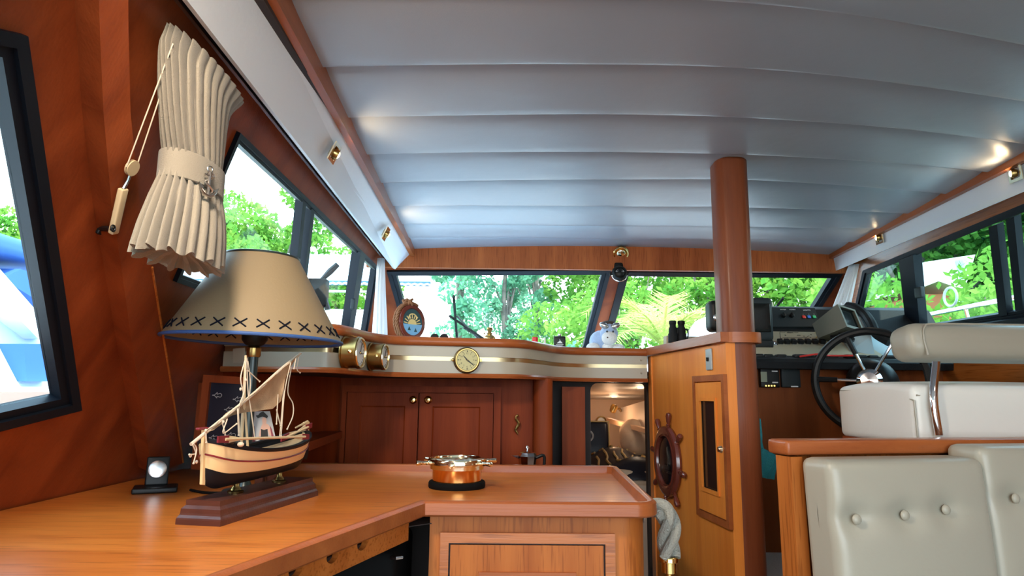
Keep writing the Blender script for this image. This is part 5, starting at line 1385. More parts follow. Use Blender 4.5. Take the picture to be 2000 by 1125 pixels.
MB().ball((0,0,.014),(.029,.029,.018),20,10,Tk).build('glass_dome','screen',kcm)
for sx_ in (-1,1): MB().lathe([(.009,0),(.009,.010),(.006,.012)],14,Tk@frame((sx_*.040,0,0),(sx_,0,0))).build('side_knob','black',kcm)

# ---------------------------------------------------------------- halogen spots in the cornices
def spot_proto():
    t = thing('cornice_spotlight','x','spotlight',(0,0,-ZC)); t['wl'] = (0,0,0)
    mb = MB().ring([(-.030,-.030,0),(.030,-.030,0),(.030,.030,0),(-.030,.030,0)],[(-.020,-.020,0),(.020,-.020,0),(.020,.020,0),(-.020,.020,0)],(0,0,.004))
    mb.ring([(-.021,-.021,.002),(.021,-.021,.002),(.021,.021,.002),(-.021,.021,.002)],[(-.015,-.015,-.01),(.015,-.015,-.01),(.015,.015,-.01),(-.015,.015,-.01)],(0,0,.001))
    mb.build('plate','brass_pale',t,smooth=None)
    MB().lathe([(.012,-.004),(.016,.006),(.015,.014),(.011,.015),(.010,.006),(.004,.0)],20,Matrix.Rotation(R(25),4,'Y')).build('swivel_eye','brass_dark',t)
    MB().ball((0,0,.014),(.0105,.0105,.005),12,8,Matrix.Rotation(R(25),4,'Y')).build('bulb','lamp_glow',t)
    return t
sp0 = spot_proto()
nLf = (LU1-LU0).cross(LL0-LU0).normalized(); nLf = nLf if nLf.x > 0 else -nLf
nRf = (RU1-RU0).cross(RL0-RU0).normalized(); nRf = nRf if nRf.x < 0 else -nRf
spots = [((651,298),LU0,nLf,'brass swivel spotlight in the port cornice nearer the curtain'),((752,456),LU0,nLf,'brass swivel spotlight at the forward end of the port cornice'),
         ((1985,338),RU0,nRf,'lit square spotlight in the starboard cornice at the picture edge'),((1719,464),RU0,nRf,'brass spotlight in the starboard cornice near its forward end')]
for i,(px,p0,n_,lab) in enumerate(spots):
    p = hit(*px,p0,n_)+n_*.002; fwd = Vector((0,1,0))
    X = fwd; X = (X-n_*X.dot(n_)).normalized(); Y = n_.cross(X)
    Mx = Matrix((X,Y,n_)).transposed()
    o = sp0 if i == 0 else copy_tree(sp0)
    o.location = p+Vector((0,0,ZC)); o.rotation_euler = Mx.to_euler(); o['label'] = lab; o['group'] = 'spotlights in the cornices'
    ld = bpy.data.lights.new('spot_light','SPOT'); ld.energy = .8 if i < 2 else .45; ld.color = (1,.72,.42); ld.spot_size = R(120); ld.spot_blend = .7; ld.shadow_soft_size = .012
    lo = bpy.data.objects.new('spot_light',ld); COL.objects.link(lo); lo.location = p+n_*.035+Vector((0,0,ZC)); 
    aim = Vector((.25,.1,.55)) if n_.x > 0 else Vector((-.2,.15,-.5)) if i == 3 else Vector((-.35,.1,.45)); aim = aim+n_*.6
    lo.rotation_euler = aim.to_track_quat('-Z','Y').to_euler()

# unseen spotlights added to the cornices to brighten the counter and the saloon
for (y_,side,lab,e_) in ((.75,-1,'added brass spotlight, out of view in the port cornice above the slanted counter',80),(-.45,-1,'added aft brass spotlight, out of view in the port cornice',14),(.75,1,'added brass spotlight, out of view in the starboard cornice above the settee',10),(-.45,1,'added aft brass spotlight, out of view in the starboard cornice',10)):
    A0,A1,B0,B1,n_ = (LU0,LU1,LL0,LL1,nLf) if side < 0 else (RU0,RU1,RL0,RL1,nRf)
    p = (ext(A0,A1,y_)+ext(B0,B1,y_))/2+n_*.002; e_ = e_ if side < 0 else e_*.6; X = (Vector((0,1,0))-n_*n_.y).normalized(); Mx = Matrix((X,n_.cross(X),n_)).transposed()
    o = copy_tree(sp0); o.location = p+Vector((0,0,ZC)); o.rotation_euler = Mx.to_euler(); o['label'] = lab; o['group'] = 'spotlights in the cornices'
    ld = bpy.data.lights.new('spot_light','SPOT'); ld.energy = e_*.36; ld.color = (1,.84,.66); ld.spot_size = R(125); ld.spot_blend = .9; ld.shadow_soft_size = .07
    lo = bpy.data.objects.new('spot_light',ld); COL.objects.link(lo); lo.location = p+n_*.085+Vector((0,0,ZC)); lo.rotation_euler = (Vector((-side*.40,.85,-.80))).to_track_quat('-Z','Y').to_euler()

# ---------------------------------------------------------------- curtains
def curtain(name,label,cpts,wid,dep,npl,axis,mt,par=None,seed=1,ax2=None,amp=.28,NA=200):
    """bundle of pleats: centre line points, half width and half depth along it"""
    C = spline(cpts,8); n = len(C); rows = []
    al = Vector(axis).normalized(); ac = Vector((al.y,-al.x,0)) if ax2 is None else Vector(ax2).normalized(); rn = random.Random(seed)
    ph_ = [rn.uniform(-.35,.35) for _ in range(npl)]; am = [rn.uniform(.6,1.3) for _ in range(npl)]
    def lerp(L,t): k = t*(len(L)-1); i = min(int(k),len(L)-2); return L[i]+(L[i+1]-L[i])*(k-i)
    for i in range(n):
        t = i/(n-1); w = lerp(wid,t); d = lerp(dep,t); row = []
        for k in range(NA):
            a = 2*math.pi*k/NA; j = int(a/(2*math.pi)*npl)%npl
            s = abs(math.sin(a*npl/2+ph_[j]*.0+.4*math.sin(t*3+j)))**.7
            f = 1-amp*am[j]*(1-s)*(.55+.30*abs(t-.45)*2)
            row.append(C[i]+al*(w*math.cos(a)*f)+ac*(d*math.sin(a)*f)+Vector((0,0,.006*math.sin(a*npl*.5)*(1 if i==n-1 else 0))))
        rows.append(row)
    mb = MB(); mb.surf(rows,close=True); mb.add([C[0]]+rows[0],[(0,1+k,1+(k+1)%NA) for k in range(NA)])
    # turned-in hem at the bottom
    r2 = [p.lerp(C[-1]+Vector((0,0,.01)),.35)+Vector((0,0,.012)) for p in rows[-1]]; mb.surf([rows[-1],r2],close=True); mb.add([C[-1]+Vector((0,0,.03))]+r2,[(0,1+k,1+(k+1)%NA) for k in range(NA)])
    o = mb.build(name,mt,smooth=70); return o
XC = -.655
def cy(px,py,X=XC): return atX(px,py,X)
T0,T1 = cy(343,62,-.625),cy(462,190,-.640)
Kt,Kb = cy(372,345,-.66),cy(350,505,-.66)
cpts = [ (T0+T1)/2+Vector((0,0,.0)), atX(385,180,-.640), atX(378,300,-.655), atX(376,350,-.66), atX(368,420,-.66), atX(352,512,-.66)]
print('curtain',T0,T1,[tuple(round(v,2) for v in c) for c in cpts])
cur = curtain('curtain','x',cpts,[.175,.160,.135,.118,.10,.098,.11,.128,.142,.150],[.028,.034,.04,.042,.044,.043,.046,.055,.062,.066],26,(0,1,0),'linen',NA=312)
tag(cur,'cream linen curtain gathered by a tie band beside the port window','curtain')
# slanted upper hem follows the cornice: shear the top
band_c = atX(376,348,-.66)
mb = MB(); NB = 60
rows = []
for z_ in (-.030,-.028,.028,.030):
    e_ = .004 if abs(z_) < .029 else .001
    rows.append([band_c+Vector(((.047+e_)*math.sin(2*math.pi*k/NB),(.100+e_)*math.cos(2*math.pi*k/NB),z_-.00*math.cos(2*math.pi*k/NB))) for k in range(NB)])
mb.surf(rows,close=True); tb = mb.build('tie_band','linen',smooth=50); tb.parent = cur
ap = atX(408,358,-.605)
Ta = frame(ap,(1,-.35,0),(0,1,0)); Ya = Vector((0,0,1)); Za = Vector((1,-.45,0)).normalized(); Xa = Ya.cross(Za); Ta = Matrix((Xa,Ya,Za)).transposed().to_4x4(); Ta.translation = ap
mb = MB(); mb.tube([(0,.024,0),(0,-.024,0)],.0028,8,T=Ta); mb.tube([(-.012,.016,0),(.012,.016,0)],.0024,8,T=Ta)
mb.tube([Vector((.020*math.cos(R(t)),-.006+.020*math.sin(R(t)),0)) for t in range(200,341,14)],.0030,8,T=Ta)
mb.tube([Vector((.006*math.cos(R(t)),.030+.006*math.sin(R(t)),0)) for t in range(0,360,30)],.0018,6,closed=True,T=Ta)
mb.tube([Vector((.010*math.sin(t*.9),.024-.0045*t,.004*math.cos(t*.9))) for t in range(11)],.0020,6,T=Ta)
for sx_ in (-1,1): mb.prism([(sx_*.024,-.004,-.001),(sx_*.012,-.012,-.001),(sx_*.020,-.018,-.001)],(0,0,.003),Ta)
q = mb.build('anchor_clasp','silver'); q.parent = cur
# small curtains at the forward corners
def smallcurt(name,label,top,bot,w0,w1,axis):
    C = [top,top.lerp(bot,.5),bot]
    o = curtain(name,label,C,[w0,(w0+w1)/2,w1],[.018,.022,.03],10,axis,'white_cloth',NA=120,amp=.35); tag(o,label,'curtain'); return o
smallcurt('curtain','thin white curtain at the forward port corner beside the rope plaque',atY(744,505,3.32),atY(742,655,3.25),.020,.055,(.45,1,0))
smallcurt('curtain','thin white curtain at the forward starboard corner behind the monitor',atY(1668,517,3.38),atY(1643,600,3.30),.030,.050,(-.45,1,0))

# ---------------------------------------------------------------- block and tackle on the port wall
pulley = thing('block_and_tackle','wooden handle with pulley and twin cords hanging on the port wall','tackle',tuple(LW(240,400)))
W_p = lambda px,py,o=.055: LWo(px,py,o)
hA,hB = W_p(241,368),W_p(221,456)
dH = (hB-hA).normalized(); 
TH_ = frame(hA,dH,NL)
MB().rbox((0,0,(hB-hA).length/2),(.012,.018,(hB-hA).length),.003,TH_).build('handle','oar',pulley)
MB().lathe([(.005,-.0035),(.016,-.0035),(.016,-.0015),(.012,0),(.016,.0015),(.016,.0035),(.005,.0035)],28,frame(W_p(258,328),NL)).build('sheave','oar',pulley)
MB().tube([W_p(258,328)-NL*0,W_p(250,352),hA],[.0035,.003,.004],8).build('strop','silver',pulley)
for a,b_3 in (((247,326),(338,85)),((268,322),(342,100))):
    MB().tube([W_p(*a,.055),W_p(*b_3,.06)],.0013,6).build('cord','twine',pulley)
clt = thing('cleat','small black cleat holding the tackle on the port wall','cleat',tuple(LW(205,445)))
mb = MB(); mb.rbox((0,0,.004),(.03,.018,.008),.003,frame(LW(197,450),NL,(0,1,0))); mb.build('base','black',clt)
MB().tube([W_p(198,446,.006),W_p(208,447,.03),W_p(222,448,.062)],[.006,.006,.004],8).build('arm','black',clt)
MB().tube([W_p(221,446,.066)+Vector((0,.006*math.cos(a),.006*math.sin(a))) for a in [2*math.pi*k/12 for k in range(12)]],.002,6,closed=True).build('eye','black',clt)

# ---------------------------------------------------------------- ship wheel plaque on the tower
ws = thing('ship_wheel_plaque','mahogany ship wheel wall plaque with oval glass on the cabinet side','plaque',tuple(TP(1306,905)))
wc_ = TP(1309,900)+nT*.012; up_v = Vector((0,0,1)); Xw = up_v.cross(nT).normalized(); TWm = Matrix((Xw,up_v,nT)).transposed().to_4x4(); TWm.translation = wc_
rw_ = .142
MB().lathe([(rw_*.70,-.010),(rw_*1.0,-.010),(rw_*1.03,.0),(rw_*1.0,.012),(rw_*.92,.017),(rw_*.84,.014),(rw_*.78,.018),(rw_*.72,.014),(rw_*.70,.004)],56,TWm,cap=False).build('rim','mahog',ws,smooth=40)
MB().lathe([(rw_*.72,.0),(0,.0)],40,TWm,cap=False).build('picture','print_dark',ws,smooth=None)
mb = MB().m('silver'); mb.prism([(-.03,-.02,.002),(.035,-.02,.002),(.028,-.035,.002),(-.022,-.035,.002)],(0,0,.003),TWm); mb.prism([(-.02,-.012,.002),(.012,-.012,.002),(.0,.055,.002)],(0,0,.002),TWm); mb.prism([(.014,-.012,.002),(.032,-.012,.002),(.014,.04,.002)],(0,0,.002),TWm); mb.tube([TWm@Vector((.012,-.02,.004)),TWm@Vector((.012,.06,.004))],.0016,6)
for k in range(5): mb.tube([TWm@Vector((-.05+.02*k+.008*t,-.045-.006*math.sin(t*1.6+k),.003)) for t in range(5)],.0012,5)
mb.build('silver_ship','silver',ws,smooth=None)
MB().ball((0,0,.003),(rw_*.71,rw_*.71,.012),36,10,TWm).build('glass','glass_clear',ws)
for k in range(8):
    a = R(22.5+45*k+12); MB().lathe([(.006,-.01),(.007,.006),(.010,.010),(.006,.014),(.009,.024),(.0125,.046),(.010,.058),(0,.063)],16,TWm@Matrix.Rotation(a,4,'Z')@frame((rw_*1.0,0,.002),(1,0,0))).build('spoke','mahog',ws)

# ---------------------------------------------------------------- bell rope on a silver bracket
bp_ = atY(1286,1003,1.62); br = thing('bell_rope','thick grey white bell rope with brass cap on a silver bracket','rope',(bp_.x,1.62,bp_.z))
x0_ = cr2.x-.022
mb = MB(); mb.tube([(x0_,1.62,bp_.z),(bp_.x+.012,1.62,bp_.z)],.008,12); mb.build('bracket','chrome',br)
MB().lathe([(.022,0),(.022,.004),(.012,.008)],20,frame((x0_,1.62,bp_.z),(1,0,0))).build('flange','silver',br)
pth = spline([(bp_.x-.012,1.62,bp_.z-.004),(bp_.x-.004,1.62,bp_.z+.010),(bp_.x+.016,1.62,bp_.z+.006),tuple(atY(1307,1024,1.62)),tuple(atY(1306,1060,1.62)),tuple(atY(1306,1087,1.62))],10)
mb = MB(); rope(mb,dense(pth,.004),.027,3,34,10); mb.build('rope_body','rope_grey',br)
c2_ = atY(1306,1086,1.62)
MB().lathe([(.020,0),(.022,-.003),(.022,-.012),(.018,-.014),(.018,-.036),(.008,-.040),(.006,-.10),(.009,-.11),(0,-.115)],24,Matrix.Translation(c2_)).build('brass_cap','brass',br)

# ================================================================ FORWARD CABIN seen through the passage
struct(MB().box((.55,5.3,-.42),(2.6,.04,1.3)).build('wall_bow','bunk_wall',smooth=None))
struct(MB().prism([(.10,3.26,-1.1),(.42,4.95,-1.1),(.42,4.95,.2),(.10,3.26,.2)],(-.02,0,0)).build('wall_bunk_port','bunk_wall',smooth=None))
bwp = atY(1185,850,4.95).x
struct(MB().prism([(1.45,3.5,-1.1),(1.25,5.28,-1.1),(1.25,5.28,.2),(1.45,3.5,.2)],(.02,0,0)).build('wall_bunk_starboard','bunk_white',smooth=None))
cA,cB = atY(1200,740,3.28),atY(1200,793,5.28)
struct(MB().prism([(-.9,3.26,.10),(1.6,3.26,.10),(1.6,5.3,-.03),(-.9,5.3,-.03)],(0,0,.02)).build('ceiling_bunk','bunk_white',smooth=None))
struct(MB().box((.5,4.3,-1.0),(2.6,2.1,.06)).build('floor_bunk','carpet',smooth=None))
struct(MB().box((.6,5.34,-.56),(3.4,.04,1.38)).box((-.9,4.4,-.56),(.04,2.2,1.38)).box((2.1,4.4,-.56),(.04,2.2,1.38)).build('wall_hull','white_panel',smooth=None))
# overhead locker on the starboard side of the bunk
lk_ = MB(); a = [atY(1202,833,4.9),atY(1300,848,3.9),atY(1300,770,3.9),atY(1202,800,4.9)]
lk_.prism(a,(.12,.05,0)); lko = lk_.build('overhead_locker','bunk_white',smooth=None); tag(lko,'off white overhead locker above the pillow in the forward cabin','locker')
fid = MB().prism([atY(1192,820,4.9)+Vector((0,0,-.02)),atY(1300,850,3.85)+Vector((0,0,-.012)),atY(1300,846,3.85),atY(1192,816,4.9)],(-.03,-.02,0)).build('fiddle_rail','bunk_wall',smooth=None); fid.parent = lko
# bed
zbd = -.42
bed = thing('bed','bunk with black and gold bedspread in the forward cabin','bed',(.62,4.3,-.97))
MB().box((.86,4.35,-.72),(.76,1.5,.5)).build('bed_base','bunk_white',bed,smooth=None)
MB().rbox((.86,4.35,-.44),(.76,1.5,.10),.03,None,n=4).build('mattress','pillow',bed)
rn = random.Random(4)
rows = []
for i in range(29):
    row = []
    for j in range(29):
        x = .50+.70*j/28; y = 3.58+1.0*i/28
        z = -.375+.035*math.sin(x*13+y*3)+.02*math.sin(y*17-x*5)+.03*math.exp(-((x-.75)**2+(y-4.1)**2)/.05)
        if i < 3: z -= .10*(3-i)/3
        row.append((x,y,z))
    rows.append(row)
cov = MB().surf(rows,thick=(0,0,-.01)).build('bedspread','bed_black',bed,smooth=70)
mb = MB()
for base in (0,1,2):
    for s_ in range(13):
        i0 = 4+base*8
        P_ = []
        for t in range(6):
            jj = 2+s_*2; ii = i0+t*1.0+ (s_%2)
            a = Vector(rows[min(int(ii),28)][min(jj,28)]); P_.append(a+Vector((.006*math.sin(t*2+s_),0,.006)))
        mb.tube(P_,.007,5)
q = mb.build('gold_stripes','bed_gold',bed); q.parent = cov; q['kind'] = 'stuff'
pw = atY(1240,868,4.35)
pil_ = MB().rbox((0,0,0),(.30,.20,.24),.09,Matrix.Translation((pw.x+.06,4.40,-.27))@Matrix.Rotation(R(-35),4,'X'),n=6,k=4,fn=lambda p:(p.x,p.y*(1-.5*abs(p.x/.15)**3)+.008*math.sin(p.x*60+p.z*30),p.z)).build('pillow','pillow'); tag(pil_,'plump beige pillow at the far right of the bunk','pillow')
cq = atY(1168,858,4.15)
cus = MB().rbox((0,0,0),(.20,.07,.22),.03,Matrix.Translation((cq.x-.03,4.17,-.265))@Matrix.Rotation(R(-14),4,'X'),n=3).build('cushion','bed_black'); tag(cus,'black square cushion with gold edge and grey emblem on the bunk','cushion')
mb = MB(); Tc2 = Matrix.Translation((cq.x-.03,4.17,-.265))@Matrix.Rotation(R(-14),4,'X'); mb.tube([Tc2@Vector(v) for v in ((.095,-.035,-.10),(.098,-.036,.10),(-.095,-.036,.10))],.006,6); q = mb.build('gold_piping','bed_gold'); q.parent = cus
mb = MB(); mb.tube([Tc2@Vector((-.035+.032*math.cos(a),-.038,.01+.032*math.sin(a))) for a in [2*math.pi*k/20 for k in range(20)]],.006,6,closed=True); mb.tube([Tc2@Vector((-.035+.014*math.cos(a),-.038,.01+.014*math.sin(a))) for a in [2*math.pi*k/16 for k in range(16)]],.004,6,closed=True); q = mb.build('emblem','print_grey'); q.parent = cus
cl2 = atY(1174,823,4.9)
bc_ = thing('cabin_clock','small round brass clock on the peach wall of the forward cabin','clock',tuple(cl2)); Tcc = frame((cl2.x,5.27,atY(1174,823,5.27).z),(0,-1,0)); Tcc.translation = Vector((atY(1174,823,5.27).x,5.278,atY(1174,823,5.27).z))
MB().lathe([(.042,0),(.042,.02),(.032,.024),(.030,.014)],28,Tcc,cap=False).build('case','brass_dark',bc_); MB().lathe([(.031,.015),(0,.015)],24,Tcc,cap=False).build('dial','dial_white',bc_,smooth=None)
bc_['wl'] = tuple(Tcc.translation)
rl = atY(1198,801,4.6); rla = thing('reading_lamp','small dark swivel reading lamp on the forward cabin locker','lamp',tuple(rl))
MB().lathe([(.008,0),(.022,.01),(.026,.045),(.02,.06),(0,.062)],16,frame(rl+Vector((-.01,0,-.02)),Vector((.4,0,1)))).build('shade','brass_dark',rla)
MB().tube([rl+Vector((0,0,.01)),rl+Vector((.05,.06,.01)),rl+Vector((.08,.16,-.01))],.009,8).build('arm','brass_dark',rla)
for i,(px,py,Y) in enumerate(((1199,775,4.4),(1251,757.5,3.75))):
    p = hit(px,py,(0,3.26,.10),(0,.13,2.04)); mb = MB().lathe([(.024,0),(.026,-.004),(.018,-.006),(.017,-.002)],20,Matrix.Translation(p),cap=False); 
    t = thing('downlight','x','ceiling light',tuple(p)); t['label'] = ('lit recessed downlight further forward in the forward cabin','lit recessed downlight nearer the passage in the forward cabin')[i]
    mb.build('trim_ring','bunk_white',t); MB().lathe([(.018,-.003),(0,-.004)],16,Matrix.Translation(p),cap=False).build('bulb','white_glow',t)
    ld = bpy.data.lights.new('downlight','POINT'); ld.energy = .3; ld.color = (1,.72,.48); ld.shadow_soft_size = .03
    lo = bpy.data.objects.new('downlight_bulb',ld); COL.objects.link(lo); lo.location = p+Vector((0,0,-.05+ZC))
ld = bpy.data.lights.new('reading','POINT'); ld.energy = .6; ld.color = (1,.55,.28); ld.shadow_soft_size = .02
lo = bpy.data.objects.new('reading_bulb',ld); COL.objects.link(lo); lo.location = rl+Vector((-.03,-.05,-.04+ZC))

# ================================================================ OUTSIDE
import numpy as np
M['leaf_a'] = leafmat('sunlit green leaves',(.08,.26,.04),(.30,.50,.09),.45)
M['leaf_b'] = leafmat('deep green leaves',(.03,.13,.03),(.14,.34,.06),.35)
M['leaf_c'] = leafmat('blue green leaves',(.10,.34,.22),(.26,.52,.34),.45)
M['leaf_y'] = leafmat('yellow green fronds',(.42,.55,.12),(.70,.72,.25),.5)
M['bark'] = mat('grey bark', (.22,.18,.16), .9, bump=(18,.6), var=(7,(.12,.10,.09)))
M['grassm'] = mat('grass bank', (.16,.32,.06), .95, bump=(40,.6), var=(5,(.26,.40,.10)))
M['water'] = mat('rippled green water', (.05,.12,.11), .12, bump=(5,.3))
M['roof_metal'] = mat('pale blue corrugated roof', (.55,.68,.78), .5, .2)
M['boat_white'] = mat('white gelcoat', (.85,.87,.9), .2)
M['boat_blue'] = mat('royal blue boat canvas', (.04,.13,.42), .75)
M['boat_grey'] = mat('pale blue grey deck', (.50,.60,.70), .4)
M['terracotta'] = mat('terracotta gable', (.55,.17,.08), .8)
gr = MB().box((0,28,-1.75),(90,36,1.2)).build('ground','grassm',smooth=None); struct(gr)
wt = MB().box((0,-4,-1.9),(90,44,.1)).build('water','water',smooth=None); struct(wt)
# foredeck and side decks of the boat
fd = MB().prism([(LWX(.2)-.35,3.95,.19),(RWX(.2)+.35,3.95,.19),(1.7,6.2,.17),(.61,7.6,.16),(-.5,6.2,.17)],(0,0,-.06)).build('foredeck','boat_white',smooth=None); struct(fd)
for nm,xa,xb in (('side_deck_port',-1.75,-1.2),('side_deck_starboard',2.42,2.9)):
    o = MB().box(((xa+xb)/2,1.6,-.03),(xb-xa,5.2,.05)).build(nm,'boat_white',smooth=None); struct(o)
struct(MB().box((-1.72,1.6,-.9),(.05,5.2,1.7)).box((2.88,1.6,-.9),(.05,5.2,1.7)).build('hull_side','boat_white',smooth=None))

def leaves(mb_seed, blobs, n, size, flat=.6):
    rg = np.random.default_rng(mb_seed); B = np.array(blobs); k = rg.integers(0,len(B),n)
    d = rg.normal(size=(n,3)); d /= np.linalg.norm(d,axis=1)[:,None]; rad = rg.uniform(.55,1.0,n)**.6
    c = B[k,:3]+d*B[k,3:4]*rad[:,None]*np.array([1,1,.8])
    a = rg.normal(size=(n,3)); a /= np.linalg.norm(a,axis=1)[:,None]; b = np.cross(a,rg.normal(size=(n,3))); b /= np.linalg.norm(b,axis=1)[:,None]
    s = size*rg.uniform(.6,1.3,n)[:,None]
    v = np.stack([c-a*s*.5,c+b*s*.28,c+a*s*.5,c-b*s*.28],1).reshape(-1,3)
    return v
def leafmesh(name,v,mt):
    n = len(v)//4; me = bpy.data.meshes.new(name); me.vertices.add(4*n); me.vertices.foreach_set('co',v.astype(np.float32).ravel())
    me.loops.add(4*n); me.loops.foreach_set('vertex_index',np.arange(4*n,dtype=np.int32)); me.polygons.add(n)
    me.polygons.foreach_set('loop_start',np.arange(0,4*n,4,dtype=np.int32)); me.update(); me.validate(); me.materials.append(M[mt]); return me
def crown(seed,rx,ry,rz,z0,nb,br):
    rg = random.Random(seed); out = []
    for _ in range(nb):
        while True:
            p = [rg.uniform(-1,1) for _ in range(3)]
            if sum(q*q for q in p) < 1: break
        out.append((p[0]*rx,p[1]*ry,z0+p[2]*rz,br*rg.uniform(.6,1.2)))
    return out
TREEM = {}
def treekind(key,seed,rx,rz,z0,nb,br,n,size,mt,th,tr):
    TREEM[key] = (leafmesh(key+'_crown',leaves(seed,crown(seed,rx,rx,rz,z0,nb,br),n,size),mt),
        None, th, tr, crown(seed,rx,rx,rz,z0,nb,br), mt)
def trunkmesh(th,tr,bl):
    mb = MB(); rg = random.Random(int(th*10)); P_ = [(0,0,0),(.05,0,th*.35),(-.04,.05,th*.7),(0,0,th)]
    mb.tube(spline(P_,4),[tr*(1-.5*i/12) for i in range(13)],10)
    for b_ in bl[:7]: mb.tube(spline([(0,0,th*.55),(b_[0]*.4,b_[1]*.4,th*.8),(b_[0]*.8,b_[1]*.8,b_[2])],3),[tr*.4,tr*.35,tr*.3,tr*.25,tr*.2,tr*.15,tr*.08],6)
    me = bpy.data.meshes.new('trunk'); me.from_pydata([tuple(v) for v in mb.v],[],mb.f); me.materials.append(M['bark'])
    me.polygons.foreach_set('use_smooth',[True]*len(me.polygons)); return me
treekind('broad',1,1.7,1.5,3.6,26,.62,9000,.13,'leaf_a',3.0,.14)
treekind('tall',2,.75,2.2,3.6,18,.36,4200,.11,'leaf_c',4.6,.08)
treekind('dark',3,1.9,1.5,4.2,26,.60,9000,.14,'leaf_b',3.6,.18)
treekind('bushy',4,1.5,1.1,1.3,24,.55,9000,.10,'leaf_a',.9,.08)
treekind('teal',5,1.8,.75,.85,26,.45,9000,.09,'leaf_c',.6,.07)
for k,v in list(TREEM.items()): TREEM[k] = (v[0],trunkmesh(v[2],v[3],v[4]))
def tree(kind,x,y,z,rz,s,label,cat='tree',group=None,name='tree'):
    cm,tm = TREEM[kind]; t = thing(name,label,cat,(x,y,z),group); t.rotation_euler.z = rz; t.scale = (s,s,s)
    for nm,me in (('crown',cm),('trunk',tm)):
        o = bpy.data.objects.new(nm,me); COL.objects.link(o); o.parent = t
    return t
zg = -1.15
tree('tall',-.95,14.0,zg,0,1.15,'leafy light green tree beyond the left windscreen pane behind the wiper')
tree('tall',.05,14.5,zg,1,.95,'slim sparse tree in the middle of the left windscreen pane')
tree('tall',.75,15.2,zg,2.4,1.05,'slim bluish green tree right of the middle of the left pane')
tree('bushy',1.75,12.6,zg,.5,1.25,'bushy green tree beside the window mullion beyond the bow')
tree('broad',2.9,15.0,zg,2,1.1,'leafy tree standing behind the palm')
tree('broad',4.6,14.0,zg,4,1.1,'light green tree behind the white dome and pillar')
tree('bushy',5.7,12.5,zg,1.2,1.6,'bushy yellow green tree over the helm dashboard')
tree('broad',7.4,14.5,zg,3,1.25,'leafy tree beyond the starboard end of the windscreen')
for i,(x,y,s_,lab) in enumerate([(-1.6,11.0,.85,'low blue green hedge bush at the port end of the windscreen'),(-.2,10.6,.9,'low blue green hedge bush behind the oil lamp'),(1.2,10.8,.95,'low blue green hedge bush behind the hip flask'),(2.6,11,.9,'low blue green hedge bush below the palm'),(3.9,10.8,.9,'low blue green hedge bush behind the binoculars')]):
    tree('teal',x,y,zg,i*1.3,s_*1.25,lab,'bush',None,'hedge_bush')
# starboard side: park trees with grey trunks
for i,(x,y,s_,kd,lab) in enumerate([(6.9,10.6,1.0,'dark','dark tree with grey trunk behind the first starboard pane'),(8.6,10.0,1.0,'dark','tree with thick grey trunk in the middle of the starboard window'),(10.2,10.2,1.1,'dark','tree with grey trunk near the right end of the starboard window'),
        (9.5,13.5,1.3,'broad','sunlit leafy tree behind the white gable'),(12.5,11.5,1.3,'dark','dark tree far right beyond the starboard window'),(7.6,13.5,1.2,'bushy','bush in the sun beyond the first starboard pane'),(12.6,16.5,1.5,'broad','tall sunlit tree behind the park trees'),(9.6,10.2,1.25,'bushy','bush in the shade behind the stainless rail')]):
    tree(kd,x,y,zg,i*1.1+.3,s_,lab)
tree('bushy',4.15,6.3,zg,1,.98,'small bush in front of the white gable outside the starboard window','bush',None,'bush')
tree('bushy',5.3,6.6,zg,3,.90,'small bush right of the one in front of the white gable','bush',None,'bush')
# port side: trees behind the boathouse
for i,(x,y,s_,kd,lab) in enumerate([(-7.9,20,1.6,'broad','big light green tree behind the white boathouse roof'),(-10.6,22,1.6,'broad','light green tree left of the big one behind the boathouse'),(-5.4,21,1.35,'broad','light green tree behind the right end of the boathouse'),(-16,19,1.3,'broad','green tree seen through the near port window'),(-20,20,1.4,'bushy','pale bush on the bank through the near port window')]):
    tree(kd,x,y,zg,i*2+.3,s_,lab)
# palm
pm = thing('palm','yellow green feathery palm beyond the right windscreen pane','palm',(1.95,8.0,zg)); pm['wl'] = (1.95,8.0,zg)
mb = MB().tube([(1.95,8.0,zg),(1.95,8.0,zg+1.75)],[.16,.12],10); mb.build('trunk','bark',pm)
rg = random.Random(9)
for k in range(15):
    a = 2*math.pi*k/15+rg.uniform(-.2,.2); L_ = rg.uniform(1.1,1.6); el = rg.uniform(.5,1.35)
    base = Vector((1.95,8.0,zg+1.75)); P_ = [base+Vector((math.cos(a)*L_*t*math.cos(el)*(1+.3*t),math.sin(a)*L_*t*math.cos(el)*(1+.3*t),L_*(t*math.sin(el)-.55*t*t*t))) for t in [i/12 for i in range(13)]]
    mb = MB(); mb.tube(P_,[.018*(1-.8*i/12) for i in range(13)],5)
    side = Vector((-math.sin(a),math.cos(a),0))
    for i in range(2,13):
        for u in range(3):
            p = P_[i-1].lerp(P_[i],u/3); d = (P_[i]-P_[i-1]).normalized(); l = .34*(1-.6*abs(i/12-.45))
            for s_ in (-1,1):
                tip = p+(side*s_*.8+d*.6+Vector((0,0,.05 if u%2 else -.15))).normalized()*l; mb.add([p-d*.014,p+d*.014,tip],[(0,1,2)])
    mb.build('frond','leaf_y',pm,smooth=None,fix=False)
